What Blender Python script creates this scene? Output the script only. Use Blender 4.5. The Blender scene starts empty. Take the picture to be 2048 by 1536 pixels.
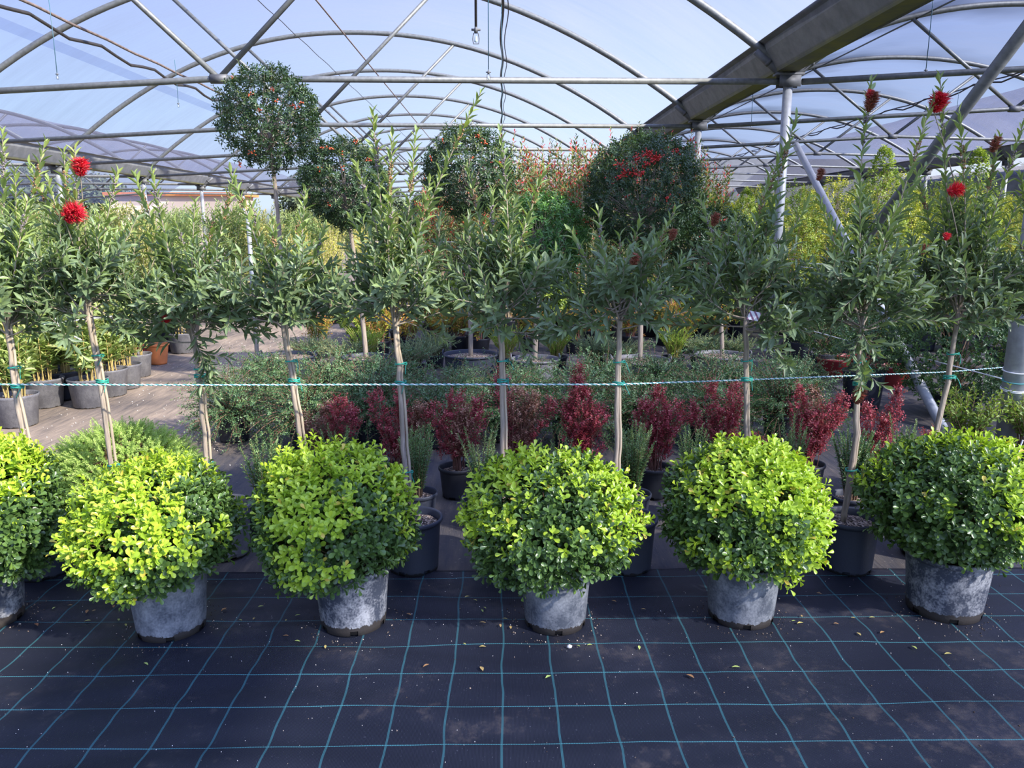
import bpy, math, random
import numpy as np
from mathutils import Vector, Matrix, Euler
R = math.radians
rng = np.random.default_rng(11)
random.seed(5)
S = bpy.context.scene
C = S.collection
# ------------------------------------------------------------------ camera
F_PX = 1560.0
CAM = Vector((0.0, 0.0, 1.6))
PITCH, YAW = 11.52, 0.77
cd = bpy.data.cameras.new('camera')
cam = bpy.data.objects.new('camera', cd)
C.objects.link(cam)
cd.sensor_width = 36.0
cd.lens = F_PX / 2048 * 36.0
cd.clip_end = 400
cam.location = CAM
cam.rotation_euler = (R(90 - PITCH), 0, R(-YAW))
S.camera = cam
ROT = Euler((R(90 - PITCH), 0, R(-YAW))).to_matrix()
# ------------------------------------------------------------------ world, sun, exposure
W = bpy.data.worlds.new('world')
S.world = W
W.use_nodes = True
nt = W.node_tree
nt.nodes.clear()
wo = nt.nodes.new('ShaderNodeOutputWorld')
bg = nt.nodes.new('ShaderNodeBackground')
tc = nt.nodes.new('ShaderNodeTexCoord')
sx = nt.nodes.new('ShaderNodeSeparateXYZ')
cr = nt.nodes.new('ShaderNodeValToRGB')
nt.links.new(tc.outputs['Generated'], sx.inputs[0])
nt.links.new(sx.outputs['Z'], cr.inputs[0])
nt.links.new(cr.outputs[0], bg.inputs[0])
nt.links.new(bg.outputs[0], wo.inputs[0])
e = cr.color_ramp.elements
e[0].position = 0.0; e[0].color = (0.16, 0.17, 0.13, 1)
e[1].position = 0.02; e[1].color = (0.66, 0.78, 0.95, 1)
for p, c in ((0.12, (0.54, 0.72, 0.97, 1)), (0.30, (0.36, 0.47, 0.88, 1)), (0.5, (0.28, 0.37, 0.80, 1)), (1.0, (0.30, 0.37, 0.74, 1))):
    n = e.new(p); n.color = c
# the sky is brighter round the sun, which stands behind the camera on the right
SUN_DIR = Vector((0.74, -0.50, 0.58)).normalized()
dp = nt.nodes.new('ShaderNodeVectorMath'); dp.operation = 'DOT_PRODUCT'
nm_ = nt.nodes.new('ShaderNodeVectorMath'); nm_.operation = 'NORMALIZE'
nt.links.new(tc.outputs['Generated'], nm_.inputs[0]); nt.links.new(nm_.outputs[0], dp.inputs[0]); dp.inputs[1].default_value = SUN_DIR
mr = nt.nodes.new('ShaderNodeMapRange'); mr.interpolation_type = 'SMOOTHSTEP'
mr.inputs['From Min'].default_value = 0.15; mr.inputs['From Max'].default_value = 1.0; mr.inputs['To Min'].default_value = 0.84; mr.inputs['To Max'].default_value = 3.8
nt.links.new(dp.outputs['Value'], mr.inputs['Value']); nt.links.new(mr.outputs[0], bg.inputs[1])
sd = bpy.data.lights.new('sun', 'SUN')
sun = bpy.data.objects.new('sun', sd)
C.objects.link(sun)
sd.energy = 10.0
sd.color = (1.0, 0.91, 0.76)
sd.angle = R(1.6)
sun.rotation_euler = SUN_DIR.to_track_quat('Z', 'Y').to_euler()
sun.location = (20, -8, 16)
S.view_settings.view_transform = 'Standard'
S.view_settings.look = 'None'
S.view_settings.exposure = 0.42
S.view_settings.gamma = 1.0
S.view_settings.use_curve_mapping = False

def ray(px, py):
    return ROT @ Vector(((px - 1024) / F_PX, -(py - 768) / F_PX, -1))
def A(px, py, Y):
    d = ray(px, py); return CAM + d * (Y / d.y)
def G(px, py, z=0.0):
    d = ray(px, py); return CAM + d * ((z - CAM.z) / d.z)

# ------------------------------------------------------------------ materials
def new_mat(name):
    m = bpy.data.materials.new(name); m.use_nodes = True
    t = m.node_tree; t.nodes.clear()
    o = t.nodes.new('ShaderNodeOutputMaterial')
    return m, t, o
def ramp(t, pts, fac=None):
    n = t.nodes.new('ShaderNodeValToRGB'); e = n.color_ramp.elements
    while len(e) > 1: e.remove(e[-1])
    e[0].position = pts[0][0]; e[0].color = (*pts[0][1], 1)
    for p, c in pts[1:]:
        k = e.new(p); k.color = (*c, 1)
    if fac is not None: t.links.new(fac, n.inputs[0])
    return n
def noise(t, scale, detail=3, rough=0.55, vec=None, w=None):
    n = t.nodes.new('ShaderNodeTexNoise')
    n.inputs['Scale'].default_value = scale; n.inputs['Detail'].default_value = detail; n.inputs['Roughness'].default_value = rough
    if vec is not None: t.links.new(vec, n.inputs['Vector'])
    return n
def coords(t, scale=(1, 1, 1), out='Object'):
    a = t.nodes.new('ShaderNodeTexCoord'); m = t.nodes.new('ShaderNodeMapping')
    m.inputs['Scale'].default_value = scale
    t.links.new(a.outputs[out], m.inputs[0]); return m.outputs[0]
def mathn(t, op, a, b=None, clamp=False):
    n = t.nodes.new('ShaderNodeMath'); n.operation = op; n.use_clamp = clamp
    for i, v in enumerate((a, b)):
        if v is None: continue
        if isinstance(v, (int, float)): n.inputs[i].default_value = v
        else: t.links.new(v, n.inputs[i])
    return n.outputs[0]
def mixc(t, fac, a, b):
    n = t.nodes.new('ShaderNodeMix'); n.data_type = 'RGBA'
    if isinstance(fac, (int, float)): n.inputs[0].default_value = fac
    else: t.links.new(fac, n.inputs[0])
    for i, v in ((6, a), (7, b)):
        if isinstance(v, tuple): n.inputs[i].default_value = (*v, 1)
        else: t.links.new(v, n.inputs[i])
    return n.outputs[2]
def principled(t, o, col, rough=0.6, metal=0.0, spec=0.5, bump=None, bstr=0.3, bdist=0.01):
    p = t.nodes.new('ShaderNodeBsdfPrincipled')
    if isinstance(col, tuple): p.inputs['Base Color'].default_value = (*col, 1)
    else: t.links.new(col, p.inputs['Base Color'])
    if isinstance(rough, (int, float)): p.inputs['Roughness'].default_value = rough
    else: t.links.new(rough, p.inputs['Roughness'])
    p.inputs['Metallic'].default_value = metal
    p.inputs['Specular IOR Level'].default_value = spec
    if bump is not None:
        b = t.nodes.new('ShaderNodeBump'); b.inputs['Strength'].default_value = bstr; b.inputs['Distance'].default_value = bdist
        t.links.new(bump, b.inputs['Height']); t.links.new(b.outputs[0], p.inputs['Normal'])
    t.links.new(p.outputs[0], o.inputs[0]); return p
def leafmat(name, pts, rough=0.42, trans=0.3, spec=0.4, tcol=1.35):
    m, t, o = new_mat(name)
    a = t.nodes.new('ShaderNodeAttribute'); a.attribute_name = 'rnd'
    r = ramp(t, pts, a.outputs['Fac'])
    p = principled(t, o, r.outputs[0], rough, spec=spec)
    tr = t.nodes.new('ShaderNodeBsdfTranslucent')
    tcn = mixc(t, 1.0, r.outputs[0], (tcol, tcol * 1.05, tcol * 0.45)); tcn.node.blend_type = 'MULTIPLY'
    t.links.new(tcn, tr.inputs[0])
    mx = t.nodes.new('ShaderNodeMixShader'); mx.inputs[0].default_value = trans
    t.links.new(p.outputs[0], mx.inputs[1]); t.links.new(tr.outputs[0], mx.inputs[2]); t.links.new(mx.outputs[0], o.inputs[0])
    return m
def simple(name, col, rough=0.6, metal=0.0, spec=0.5, var=0.25, scale=8, sc3=(1, 1, 1), bstr=0.0):
    m, t, o = new_mat(name)
    n = noise(t, scale, 4, 0.6, coords(t, sc3))
    dark = tuple(c * (1 - var) for c in col); lite = tuple(min(1, c * (1 + var)) for c in col)
    r = ramp(t, ((0.3, dark), (0.7, lite)), n.outputs['Fac'])
    principled(t, o, r.outputs[0], rough, metal, spec, bump=n.outputs['Fac'] if bstr else None, bstr=bstr)
    return m
M = {}
M['bark'] = simple('bark', (0.30, 0.25, 0.19), 0.85, var=0.35, scale=30, sc3=(3, 3, 0.25), bstr=0.6)
M['cane'] = simple('cane', (0.40, 0.33, 0.23), 0.7, var=0.3, scale=14, sc3=(3, 3, 0.3), bstr=0.3)
M['twig'] = simple('twig', (0.20, 0.13, 0.07), 0.8, var=0.3)
M['yellow_cane'] = simple('yellow_cane', (0.36, 0.27, 0.09), 0.7, var=0.3)
M['pale_cane'] = simple('pale_cane', (0.55, 0.43, 0.24), 0.7, var=0.3)
M['red_twig'] = simple('red_twig', (0.22, 0.10, 0.07), 0.8, var=0.3)
M['galv'] = simple('galvanised_steel', (0.17, 0.18, 0.17), 0.5, 0.35, var=0.22, scale=18, sc3=(1, 1, 1))
M['galv_post'] = simple('galvanised_post', (0.33, 0.35, 0.36), 0.5, 0.2, var=0.14, scale=22)
M['rusty'] = simple('rusty_steel', (0.20, 0.15, 0.12), 0.7, 0.2, var=0.4, scale=12)
M['dark_steel'] = simple('dark_steel', (0.12, 0.125, 0.125), 0.6, 0.3, var=0.3, scale=10)
M['hose'] = simple('black_hose', (0.04, 0.035, 0.03), 0.5, var=0.3)
M['tube_blue'] = simple('drip_tube', (0.05, 0.13, 0.16), 0.4, var=0.2)
M['clear'] = simple('pale_nozzle', (0.40, 0.50, 0.50), 0.3, var=0.1)
M['rope_white'] = simple('rope_white', (0.80, 0.82, 0.80), 0.8, var=0.1)
M['rope_green'] = simple('rope_green', (0.10, 0.32, 0.30), 0.8, var=0.1)
M['tie'] = simple('green_tie', (0.02, 0.30, 0.22), 0.5, var=0.2)
M['berry'] = simple('berry_red', (0.50, 0.03, 0.02), 0.3, var=0.3, scale=60)
M['berry_orange'] = simple('berry_orange', (0.60, 0.10, 0.03), 0.3, var=0.3, scale=60)
M['capsule'] = simple('seed_capsule', (0.26, 0.15, 0.07), 0.8, var=0.4, scale=50)
M['capsule_grey'] = simple('seed_capsule_grey', (0.20, 0.17, 0.17), 0.8, var=0.4, scale=50)
M['flower'] = leafmat('flower_red', ((0.0, (0.62, 0.01, 0.03)), (0.7, (0.95, 0.03, 0.07)), (1.0, (0.95, 0.25, 0.25))), 0.5, 0.3, tcol=1.0)
M['flower_old'] = leafmat('flower_withered', ((0.0, (0.20, 0.05, 0.03)), (0.7, (0.36, 0.16, 0.09)), (1.0, (0.55, 0.12, 0.10))), 0.7, 0.2, tcol=1.0)
M['tag_yellow'] = simple('tag_yellow', (0.90, 0.62, 0.02), 0.5, var=0.05)
M['terracotta'] = simple('terracotta', (0.62, 0.20, 0.06), 0.75, var=0.15)
M['red_plastic'] = simple('red_plastic', (0.22, 0.02, 0.02), 0.5, var=0.2)
M['grey_stone'] = simple('white_pebble', (0.70, 0.66, 0.58), 0.8, var=0.15)
# foliage colours
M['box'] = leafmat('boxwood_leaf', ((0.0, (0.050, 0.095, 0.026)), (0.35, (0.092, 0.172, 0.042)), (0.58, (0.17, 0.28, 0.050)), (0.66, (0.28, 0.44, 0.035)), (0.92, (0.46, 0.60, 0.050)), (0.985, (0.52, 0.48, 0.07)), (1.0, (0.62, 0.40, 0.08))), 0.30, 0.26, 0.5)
M['bottle'] = leafmat('bottlebrush_leaf', ((0.0, (0.095, 0.145, 0.070)), (0.45, (0.165, 0.232, 0.115)), (0.62, (0.215, 0.30, 0.105)), (0.85, (0.31, 0.40, 0.11)), (1.0, (0.46, 0.54, 0.16))), 0.42, 0.25, 0.5)
M['pyra'] = leafmat('firethorn_leaf', ((0.0, (0.025, 0.055, 0.022)), (0.6, (0.065, 0.12, 0.045)), (1.0, (0.20, 0.24, 0.07))), 0.33, 0.2, 0.5)
M['pyra_mid'] = leafmat('firethorn_leaf_fresh', ((0.0, (0.04, 0.10, 0.03)), (0.6, (0.10, 0.24, 0.05)), (1.0, (0.20, 0.42, 0.08))), 0.33, 0.25, 0.5)
M['coton'] = leafmat('cotoneaster_leaf', ((0.0, (0.045, 0.10, 0.04)), (0.6, (0.11, 0.21, 0.085)), (0.93, (0.25, 0.35, 0.14)), (1.0, (0.60, 0.48, 0.06))), 0.36, 0.2, 0.5)
M['berb'] = leafmat('barberry_leaf', ((0.0, (0.08, 0.014, 0.022)), (0.5, (0.34, 0.042, 0.060)), (0.8, (0.50, 0.10, 0.11)), (1.0, (0.66, 0.34, 0.27))), 0.45, 0.25, 0.4, 1.1)
M['berb_brown'] = leafmat('barberry_leaf_brown', ((0.0, (0.08, 0.03, 0.025)), (0.5, (0.24, 0.10, 0.065)), (1.0, (0.55, 0.34, 0.22))), 0.5, 0.2, 0.4, 1.1)
M['rosem'] = leafmat('spindle_leaf', ((0.0, (0.07, 0.14, 0.06)), (0.6, (0.16, 0.29, 0.11)), (1.0, (0.34, 0.46, 0.18))), 0.4, 0.25, 0.5)
M['spruce'] = leafmat('dwarf_spruce_needle', ((0.0, (0.14, 0.24, 0.06)), (0.6, (0.36, 0.52, 0.13)), (1.0, (0.60, 0.74, 0.24))), 0.45, 0.25)
M['olive'] = leafmat('olive_leaf', ((0.0, (0.09, 0.15, 0.05)), (0.5, (0.21, 0.31, 0.10)), (0.85, (0.38, 0.46, 0.14)), (1.0, (0.58, 0.56, 0.20))), 0.42, 0.25)
M['olive_warm'] = leafmat('warm_leaf', ((0.0, (0.12, 0.16, 0.05)), (0.5, (0.34, 0.38, 0.12)), (0.85, (0.54, 0.50, 0.16)), (1.0, (0.68, 0.42, 0.16))), 0.45, 0.25)
M['laurel'] = leafmat('laurel_leaf', ((0.0, (0.12, 0.20, 0.05)), (0.5, (0.30, 0.40, 0.12)), (1.0, (0.56, 0.58, 0.24))), 0.38, 0.25, 0.5)
M['photinia'] = leafmat('photinia_leaf', ((0.0, (0.07, 0.12, 0.06)), (0.6, (0.17, 0.24, 0.09)), (0.76, (0.34, 0.38, 0.10)), (0.81, (0.60, 0.05, 0.05)), (1.0, (0.80, 0.08, 0.08))), 0.4, 0.25)
M['yellow'] = leafmat('golden_leaf', ((0.0, (0.09, 0.14, 0.03)), (0.4, (0.28, 0.35, 0.05)), (0.8, (0.66, 0.64, 0.08)), (1.0, (0.85, 0.76, 0.20))), 0.4, 0.3)
M['yelgreen'] = leafmat('yellow_green_leaf', ((0.0, (0.08, 0.14, 0.03)), (0.5, (0.22, 0.33, 0.06)), (1.0, (0.54, 0.62, 0.11))), 0.4, 0.3)
M['heather'] = leafmat('heather_leaf', ((0.0, (0.13, 0.25, 0.03)), (0.6, (0.30, 0.52, 0.05)), (1.0, (0.52, 0.70, 0.10))), 0.5, 0.3)
M['juniper'] = leafmat('juniper_leaf', ((0.0, (0.09, 0.17, 0.09)), (0.6, (0.22, 0.34, 0.18)), (1.0, (0.50, 0.56, 0.22))), 0.5, 0.2)
M['nandina'] = leafmat('nandina_leaf', ((0.0, (0.10, 0.14, 0.02)), (0.5, (0.36, 0.36, 0.05)), (0.8, (0.62, 0.28, 0.06)), (1.0, (0.70, 0.08, 0.04))), 0.45, 0.3)
M['darkbush'] = leafmat('dark_bush_leaf', ((0.0, (0.03, 0.07, 0.025)), (0.6, (0.075, 0.15, 0.045)), (1.0, (0.19, 0.32, 0.09))), 0.35, 0.2, 0.5)
M['dryleaf'] = leafmat('fallen_leaf', ((0.0, (0.35, 0.16, 0.07)), (0.4, (0.55, 0.38, 0.14)), (0.7, (0.62, 0.58, 0.16)), (1.0, (0.45, 0.60, 0.15))), 0.6, 0.15, tcol=1.0)

def pot_mat(name, base, dust, lo, hi, band=0.03, bandcol=(0.035, 0.030, 0.026)):
    m, t, o = new_mat(name)
    v = coords(t)
    oi = t.nodes.new('ShaderNodeObjectInfo')
    add = t.nodes.new('ShaderNodeVectorMath'); add.operation = 'ADD'
    t.links.new(v, add.inputs[0])
    cb = t.nodes.new('ShaderNodeCombineXYZ')
    for i in range(3): t.links.new(mathn(t, 'MULTIPLY', oi.outputs['Random'], 37.0 + 11 * i), cb.inputs[i])
    t.links.new(cb.outputs[0], add.inputs[1])
    n1 = noise(t, 9, 5, 0.62, add.outputs[0])
    mp = t.nodes.new('ShaderNodeMapping'); mp.inputs['Scale'].default_value = (3.5, 3.5, 1.8); t.links.new(add.outputs[0], mp.inputs[0])
    n2 = noise(t, 10, 4, 0.7, mp.outputs[0])
    n3 = noise(t, 120, 2, 0.5, add.outputs[0])
    s = t.nodes.new('ShaderNodeSeparateXYZ'); t.links.new(v, s.inputs[0])
    d = mathn(t, 'ADD', mathn(t, 'MULTIPLY', n1.outputs['Fac'], 0.65), mathn(t, 'MULTIPLY', n2.outputs['Fac'], 0.35))
    d = mathn(t, 'ADD', d, mathn(t, 'MULTIPLY', mathn(t, 'SUBTRACT', n3.outputs['Fac'], 0.5), 0.30))
    r = ramp(t, ((0.0, (0, 0, 0)), (lo, (0, 0, 0)), (hi, (1, 1, 1))), d)
    c = mixc(t, r.outputs[0], base, dust)
    zz = mathn(t, 'ADD', s.outputs['Z'], mathn(t, 'MULTIPLY', mathn(t, 'SUBTRACT', n2.outputs['Fac'], 0.5), 0.05))
    b = mathn(t, 'GREATER_THAN', zz, band)
    c = mixc(t, b, bandcol, c)
    principled(t, o, c, 0.52, spec=0.4, bump=n3.outputs['Fac'], bstr=0.08)
    return m
M['pot_dusty'] = pot_mat('dusty_grey_pot', (0.066, 0.076, 0.092), (0.28, 0.295, 0.305), 0.39, 0.70, 0.035)
M['pot_dusty2'] = pot_mat('worn_grey_pot', (0.044, 0.052, 0.070), (0.32, 0.33, 0.335), 0.45, 0.64, 0.045)
M['pot_dark'] = pot_mat('dark_blue_black_pot', (0.030, 0.036, 0.052), (0.15, 0.16, 0.18), 0.60, 0.95, 0.02, (0.012, 0.012, 0.012))
M['pot_grey'] = pot_mat('faded_grey_pot', (0.10, 0.10, 0.11), (0.26, 0.26, 0.26), 0.40, 0.9, 0.01)
M['pot_black'] = simple('black_pot', (0.018, 0.020, 0.026), 0.5, var=0.3)
def soil_mat():
    m, t, o = new_mat('potting_mix')
    v = t.nodes.new('ShaderNodeTexVoronoi'); v.inputs['Scale'].default_value = 130
    t.links.new(coords(t), v.inputs['Vector'])
    s = t.nodes.new('ShaderNodeSeparateColor'); t.links.new(v.outputs['Color'], s.inputs[0])
    r = ramp(t, ((0.0, (0.03, 0.022, 0.016)), (0.5, (0.08, 0.055, 0.038)), (0.62, (0.30, 0.22, 0.15)), (0.9, (0.50, 0.40, 0.30)), (1.0, (0.65, 0.58, 0.48))), s.outputs[0])
    principled(t, o, r.outputs[0], 0.9, bump=v.outputs['Distance'], bstr=0.8, bdist=0.01)
    return m
M['soil'] = soil_mat()

# ------------------------------------------------------------------ mesh builder
class MB:
    def __init__(s):
        s.v = []; s.f = []; s.mi = []; s.r = []; s.n = 0
    def add(s, verts, faces, mi=0, rnd=None):
        """verts (n,3); faces (m,k) int array"""
        verts = np.asarray(verts, dtype=np.float64).reshape(-1, 3)
        faces = np.asarray(faces, dtype=np.int64)
        s.v.append(verts); s.f.append(faces + s.n)
        s.mi.append(np.full(len(faces), mi, dtype=np.int32))
        s.r.append(np.full(len(verts), 0.5) if rnd is None else np.broadcast_to(rnd, (len(verts),)).astype(float))
        s.n += len(verts); return s
    def build(s, name, mats, parent=None, smooth=True, loc=None):
        me = bpy.data.meshes.new(name)
        if s.n:
            V = np.concatenate(s.v)
            nf = sum(len(f) for f in s.f); nl = sum(f.size for f in s.f)
            me.vertices.add(len(V)); me.vertices.foreach_set('co', V.astype(np.float32).ravel())
            me.loops.add(nl); me.polygons.add(nf)
            me.loops.foreach_set('vertex_index', np.concatenate([f.ravel() for f in s.f]).astype(np.int32))
            tot = np.concatenate([np.full(len(f), f.shape[1]) for f in s.f])
            st = np.concatenate([[0], np.cumsum(tot)[:-1]])
            me.polygons.foreach_set('loop_start', st.astype(np.int32))
            me.polygons.foreach_set('loop_total', tot.astype(np.int32))
            mi = np.concatenate(s.mi); me.polygons.foreach_set('material_index', mi)
            me.polygons.foreach_set('use_smooth', np.full(nf, bool(smooth)))
            a = me.attributes.new('rnd', 'FLOAT', 'POINT'); a.data.foreach_set('value', np.concatenate(s.r).astype(np.float32))
            me.update(calc_edges=True)
        for m in (mats if isinstance(mats, (list, tuple)) else [mats]):
            me.materials.append(m)
        o = bpy.data.objects.new(name, me); C.objects.link(o)
        if parent is not None: o.parent = parent
        if loc is not None: o.location = loc
        return o
def tube(mb, pts, rad, k=8, mi=0, cap=True, rnd=None):
    P = np.asarray([tuple(p) for p in pts], float); n = len(P)
    rad = np.broadcast_to(rad, (n,)).astype(float)
    T = np.gradient(P, axis=0); T /= np.linalg.norm(T, axis=1)[:, None] + 1e-12
    ref = np.array([0, 0, 1.0]) if abs(T[0, 2]) < 0.9 else np.array([1.0, 0, 0])
    N = np.zeros_like(P); prev = ref
    for i in range(n):
        u = prev - T[i] * prev.dot(T[i]); u /= np.linalg.norm(u) + 1e-12; N[i] = u; prev = u
    B = np.cross(T, N)
    a = np.arange(k) / k * 2 * math.pi
    V = P[:, None, :] + rad[:, None, None] * (np.cos(a)[None, :, None] * N[:, None, :] + np.sin(a)[None, :, None] * B[:, None, :])
    V = V.reshape(-1, 3)
    i = np.arange(n - 1)[:, None] * k; j = np.arange(k)[None, :]; j2 = (j + 1) % k
    Fq = np.stack([i + j, i + j2, i + k + j2, i + k + j], -1).reshape(-1, 4)
    base = mb.n
    mb.add(V, Fq, mi, rnd)
    if cap and k >= 3:
        ce = np.array([P[0], P[-1]])
        m0 = mb.n
        mb.add(ce, np.zeros((0, 3), int), mi, None if rnd is None else (rnd if np.isscalar(rnd) else 0.5))
        jj = np.arange(k); j3 = (jj + 1) % k
        f1 = np.stack([np.full(k, m0), base + j3, base + jj], -1)
        f2 = np.stack([np.full(k, m0 + 1), base + (n - 1) * k + jj, base + (n - 1) * k + j3], -1)
        mb.f.append(np.concatenate([f1, f2])); mb.mi.append(np.full(2 * k, mi, dtype=np.int32))
    return mb
def lathe(mb, prof, k=40, mi=0, skip=None, c=(0, 0, 0)):
    P = np.asarray(prof, float); n = len(P)
    a = np.arange(k) / k * 2 * math.pi
    V = np.stack([P[:, 0, None] * np.cos(a) + c[0], P[:, 0, None] * np.sin(a) + c[1], np.repeat(P[:, 1, None], k, 1) + c[2]], -1).reshape(-1, 3)
    fs = []
    for i in range(n - 1):
        for j in range(k):
            if skip and skip(i, j): continue
            j2 = (j + 1) % k
            fs.append((i * k + j, i * k + j2, (i + 1) * k + j2, (i + 1) * k + j))
    mb.add(V, fs, mi); return mb
def box(mb, c, s, mi=0, rot=None):
    v = np.array([(x, y, z) for x in (-.5, .5) for y in (-.5, .5) for z in (-.5, .5)]) * np.array(s)
    if rot is not None: v = v @ np.array(rot.to_3x3()).T
    v = v + np.array(c)
    mb.add(v, [(0, 1, 3, 2), (4, 6, 7, 5), (0, 4, 5, 1), (2, 3, 7, 6), (0, 2, 6, 4), (1, 5, 7, 3)], mi); return mb
_OCT = (np.array([(1, 0, 0), (-1, 0, 0), (0, 1, 0), (0, -1, 0), (0, 0, 1), (0, 0, -1)], float),
        np.array([(0, 2, 4), (2, 1, 4), (1, 3, 4), (3, 0, 4), (2, 0, 5), (1, 2, 5), (3, 1, 5), (0, 3, 5)]))
def _ico():
    import bmesh
    b = bmesh.new(); bmesh.ops.create_icosphere(b, subdivisions=1, radius=1)
    b.verts.ensure_lookup_table()
    v = np.array([tuple(x.co) for x in b.verts]); f = np.array([[q.index for q in x.verts] for x in b.faces]); b.free(); return v, f
_ICO = _ico()
def balls(mb, P, rad, mi=0, tmpl=None):
    tv, tf = tmpl or _OCT
    P = np.asarray(P, float).reshape(-1, 3); n = len(P)
    if not n: return mb
    rad = np.broadcast_to(rad, (n,))
    V = P[:, None] + tv[None] * rad[:, None, None]
    Fc = tf[None] + (np.arange(n) * len(tv))[:, None, None]
    mb.add(V.reshape(-1, 3), Fc.reshape(-1, tf.shape[1]), mi, np.repeat(rng.random(n), len(tv))); return mb
# leaf outlines: (width fraction, length fraction, droop)
def _leaf(kind):
    if kind == 'obov':
        rows = [(0.10, 0.0), (0.55, 0.38), (1.0, 0.72), (0.72, 0.93)]
    elif kind == 'lance':
        rows = [(0.10, 0.0), (0.80, 0.30), (1.0, 0.55), (0.55, 0.82)]
    elif kind == 'oval':
        rows = [(0.12, 0.0), (1.0, 0.45), (0.62, 0.80)]
    else:
        rows = None
    if rows is None:
        V = np.array([(0, 0, 0), (-.5, .5, .10), (0, 1, -.05), (.5, .5, .10)]); return V, [np.array([(0, 1, 2), (0, 2, 3)])]
    V = []; 
    for w, y in rows:
        zc = -0.22 * y * y
        V += [(-w / 2, y, zc + 0.16 * w), (0, y, zc), (w / 2, y, zc + 0.16 * w)]
    V.append((0, 1.0, -0.22)); n = len(rows); f = []
    for i in range(n - 1):
        a = 3 * i; f += [(a, a + 1, a + 4, a + 3), (a + 1, a + 2, a + 5, a + 4)]
    a = 3 * (n - 1); t = 3 * n
    return np.array(V), [np.array(f), np.array([(a, a + 1, t), (a + 1, a + 2, t)])]
LEAF = {k: _leaf(k) for k in ('obov', 'lance', 'oval', 'tiny')}
def nrm(v): return v / (np.linalg.norm(v, axis=-1, keepdims=True) + 1e-9)
def leaves(mb, kind, P, D, N, L, Wd, rnd, mi=0):
    V, Fs = LEAF[kind]
    n = len(P)
    if n == 0: return mb
    D = nrm(D); Sd = nrm(np.cross(D, N)); N = np.cross(Sd, D)
    L = np.broadcast_to(L, (n,)); Wd = np.broadcast_to(Wd, (n,)); rnd = np.broadcast_to(rnd, (n,))
    X = P[:, None] + V[None, :, 0, None] * (Wd[:, None, None] * Sd[:, None]) + V[None, :, 1, None] * (L[:, None, None] * D[:, None]) + V[None, :, 2, None] * ((L * (0.6 if kind in ('lance',) else 0.8))[:, None, None] * N[:, None])
    k = len(V); off = (np.arange(n) * k)[:, None, None]
    b = mb.n
    mb.v.append(X.reshape(-1, 3)); mb.r.append(np.repeat(np.clip(rnd, 0, 1), k)); mb.n += n * k
    for f in Fs:
        ff = (f[None] + off).reshape(-1, f.shape[1]) + b
        mb.f.append(ff); mb.mi.append(np.full(len(ff), mi, dtype=np.int32))
    return mb
def rdir(n):
    v = rng.normal(size=(n, 3)); return nrm(v)
def curve(p0, d, L, up=0.0, wob=0.05, n=9):
    """grows from p0 along d for length L, bending towards +z by up and wobbling"""
    p = np.array(p0, float); d = nrm(np.array(d, float)); out = [p.copy()]; st = L / (n - 1)
    w = rng.normal(size=3) * wob
    for i in range(n - 1):
        d = nrm(d + np.array([0, 0, up / (n - 1)]) + w / (n - 1) * 3 + rng.normal(size=3) * wob * 0.5)
        p = p + d * st; out.append(p.copy())
    return np.array(out)
def to_point(p0, p1, bow=0.1, n=12, d0=None):
    p0 = np.array(p0, float); p1 = np.array(p1, float); L = np.linalg.norm(p1 - p0)
    c = p0 + (np.array(d0) if d0 is not None else np.array([0, 0, 1.0])) * L * 0.35 + rng.normal(size=3) * L * bow * 0.5
    t = np.linspace(0, 1, n)[:, None]
    return (1 - t) ** 2 * p0 + 2 * t * (1 - t) * c + t ** 2 * p1
def along(path, s):
    seg = np.linalg.norm(np.diff(path, axis=0), axis=1); cum = np.concatenate([[0], np.cumsum(seg)])
    P = np.stack([np.interp(s, cum, path[:, i]) for i in range(3)], -1)
    e = 1e-3 + cum[-1] * 0.02
    Q = np.stack([np.interp(np.minimum(s + e, cum[-1]), cum, path[:, i]) for i in range(3)], -1)
    Q0 = np.stack([np.interp(np.maximum(s - e, 0), cum, path[:, i]) for i in range(3)], -1)
    return P, nrm(Q - Q0)
def plen(path): return float(np.linalg.norm(np.diff(path, axis=0), axis=1).sum())
def leafy(mb, path, sp, kind, L, Wd, spread=40, rnd=(0.2, 0.7), s0=0.0, s1=1.0, pairs=False, mi=0, tipgrow=0.0, lj=0.2, droop=0.0):
    tot = plen(path)
    s = np.arange(s0 * tot, s1 * tot, sp)
    n = len(s)
    if n == 0: return
    k = np.arange(n)
    if pairs:
        s = s0 * tot + (k // 2) * sp * 2; ang = (k % 2) * math.pi + (k // 2) * math.pi / 2
        s = np.minimum(s, tot)
    else:
        ang = k * 2.399963
    ang = ang + rng.normal(size=n) * 0.25 + rng.random() * 6
    P, T = along(path, s)
    ref = np.where(np.abs(T[:, 2:3]) > 0.9, np.array([[1.0, 0, 0]]), np.array([[0, 0, 1.0]]))
    U = nrm(np.cross(T, ref)); Vv = np.cross(T, U)
    rad = np.cos(ang)[:, None] * U + np.sin(ang)[:, None] * Vv
    a = np.radians(spread + rng.normal(size=n) * 9)
    if tipgrow:
        a = a * (1 - tipgrow * (s / tot) ** 4)
    D = np.cos(a)[:, None] * T + np.sin(a)[:, None] * rad
    if droop: D[:, 2] -= droop
    LL = L * (1 + rng.uniform(-lj, lj, n)); fr = s / tot
    LL = LL * (1 - 0.35 * fr ** 6)
    r = rnd[0] + (rnd[1] - rnd[0]) * (0.55 * fr + 0.45 * rng.random(n))
    leaves(mb, kind, P, D, T + rng.normal(size=(n, 3)) * 0.15, LL, LL * Wd / L, r, mi)

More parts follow.
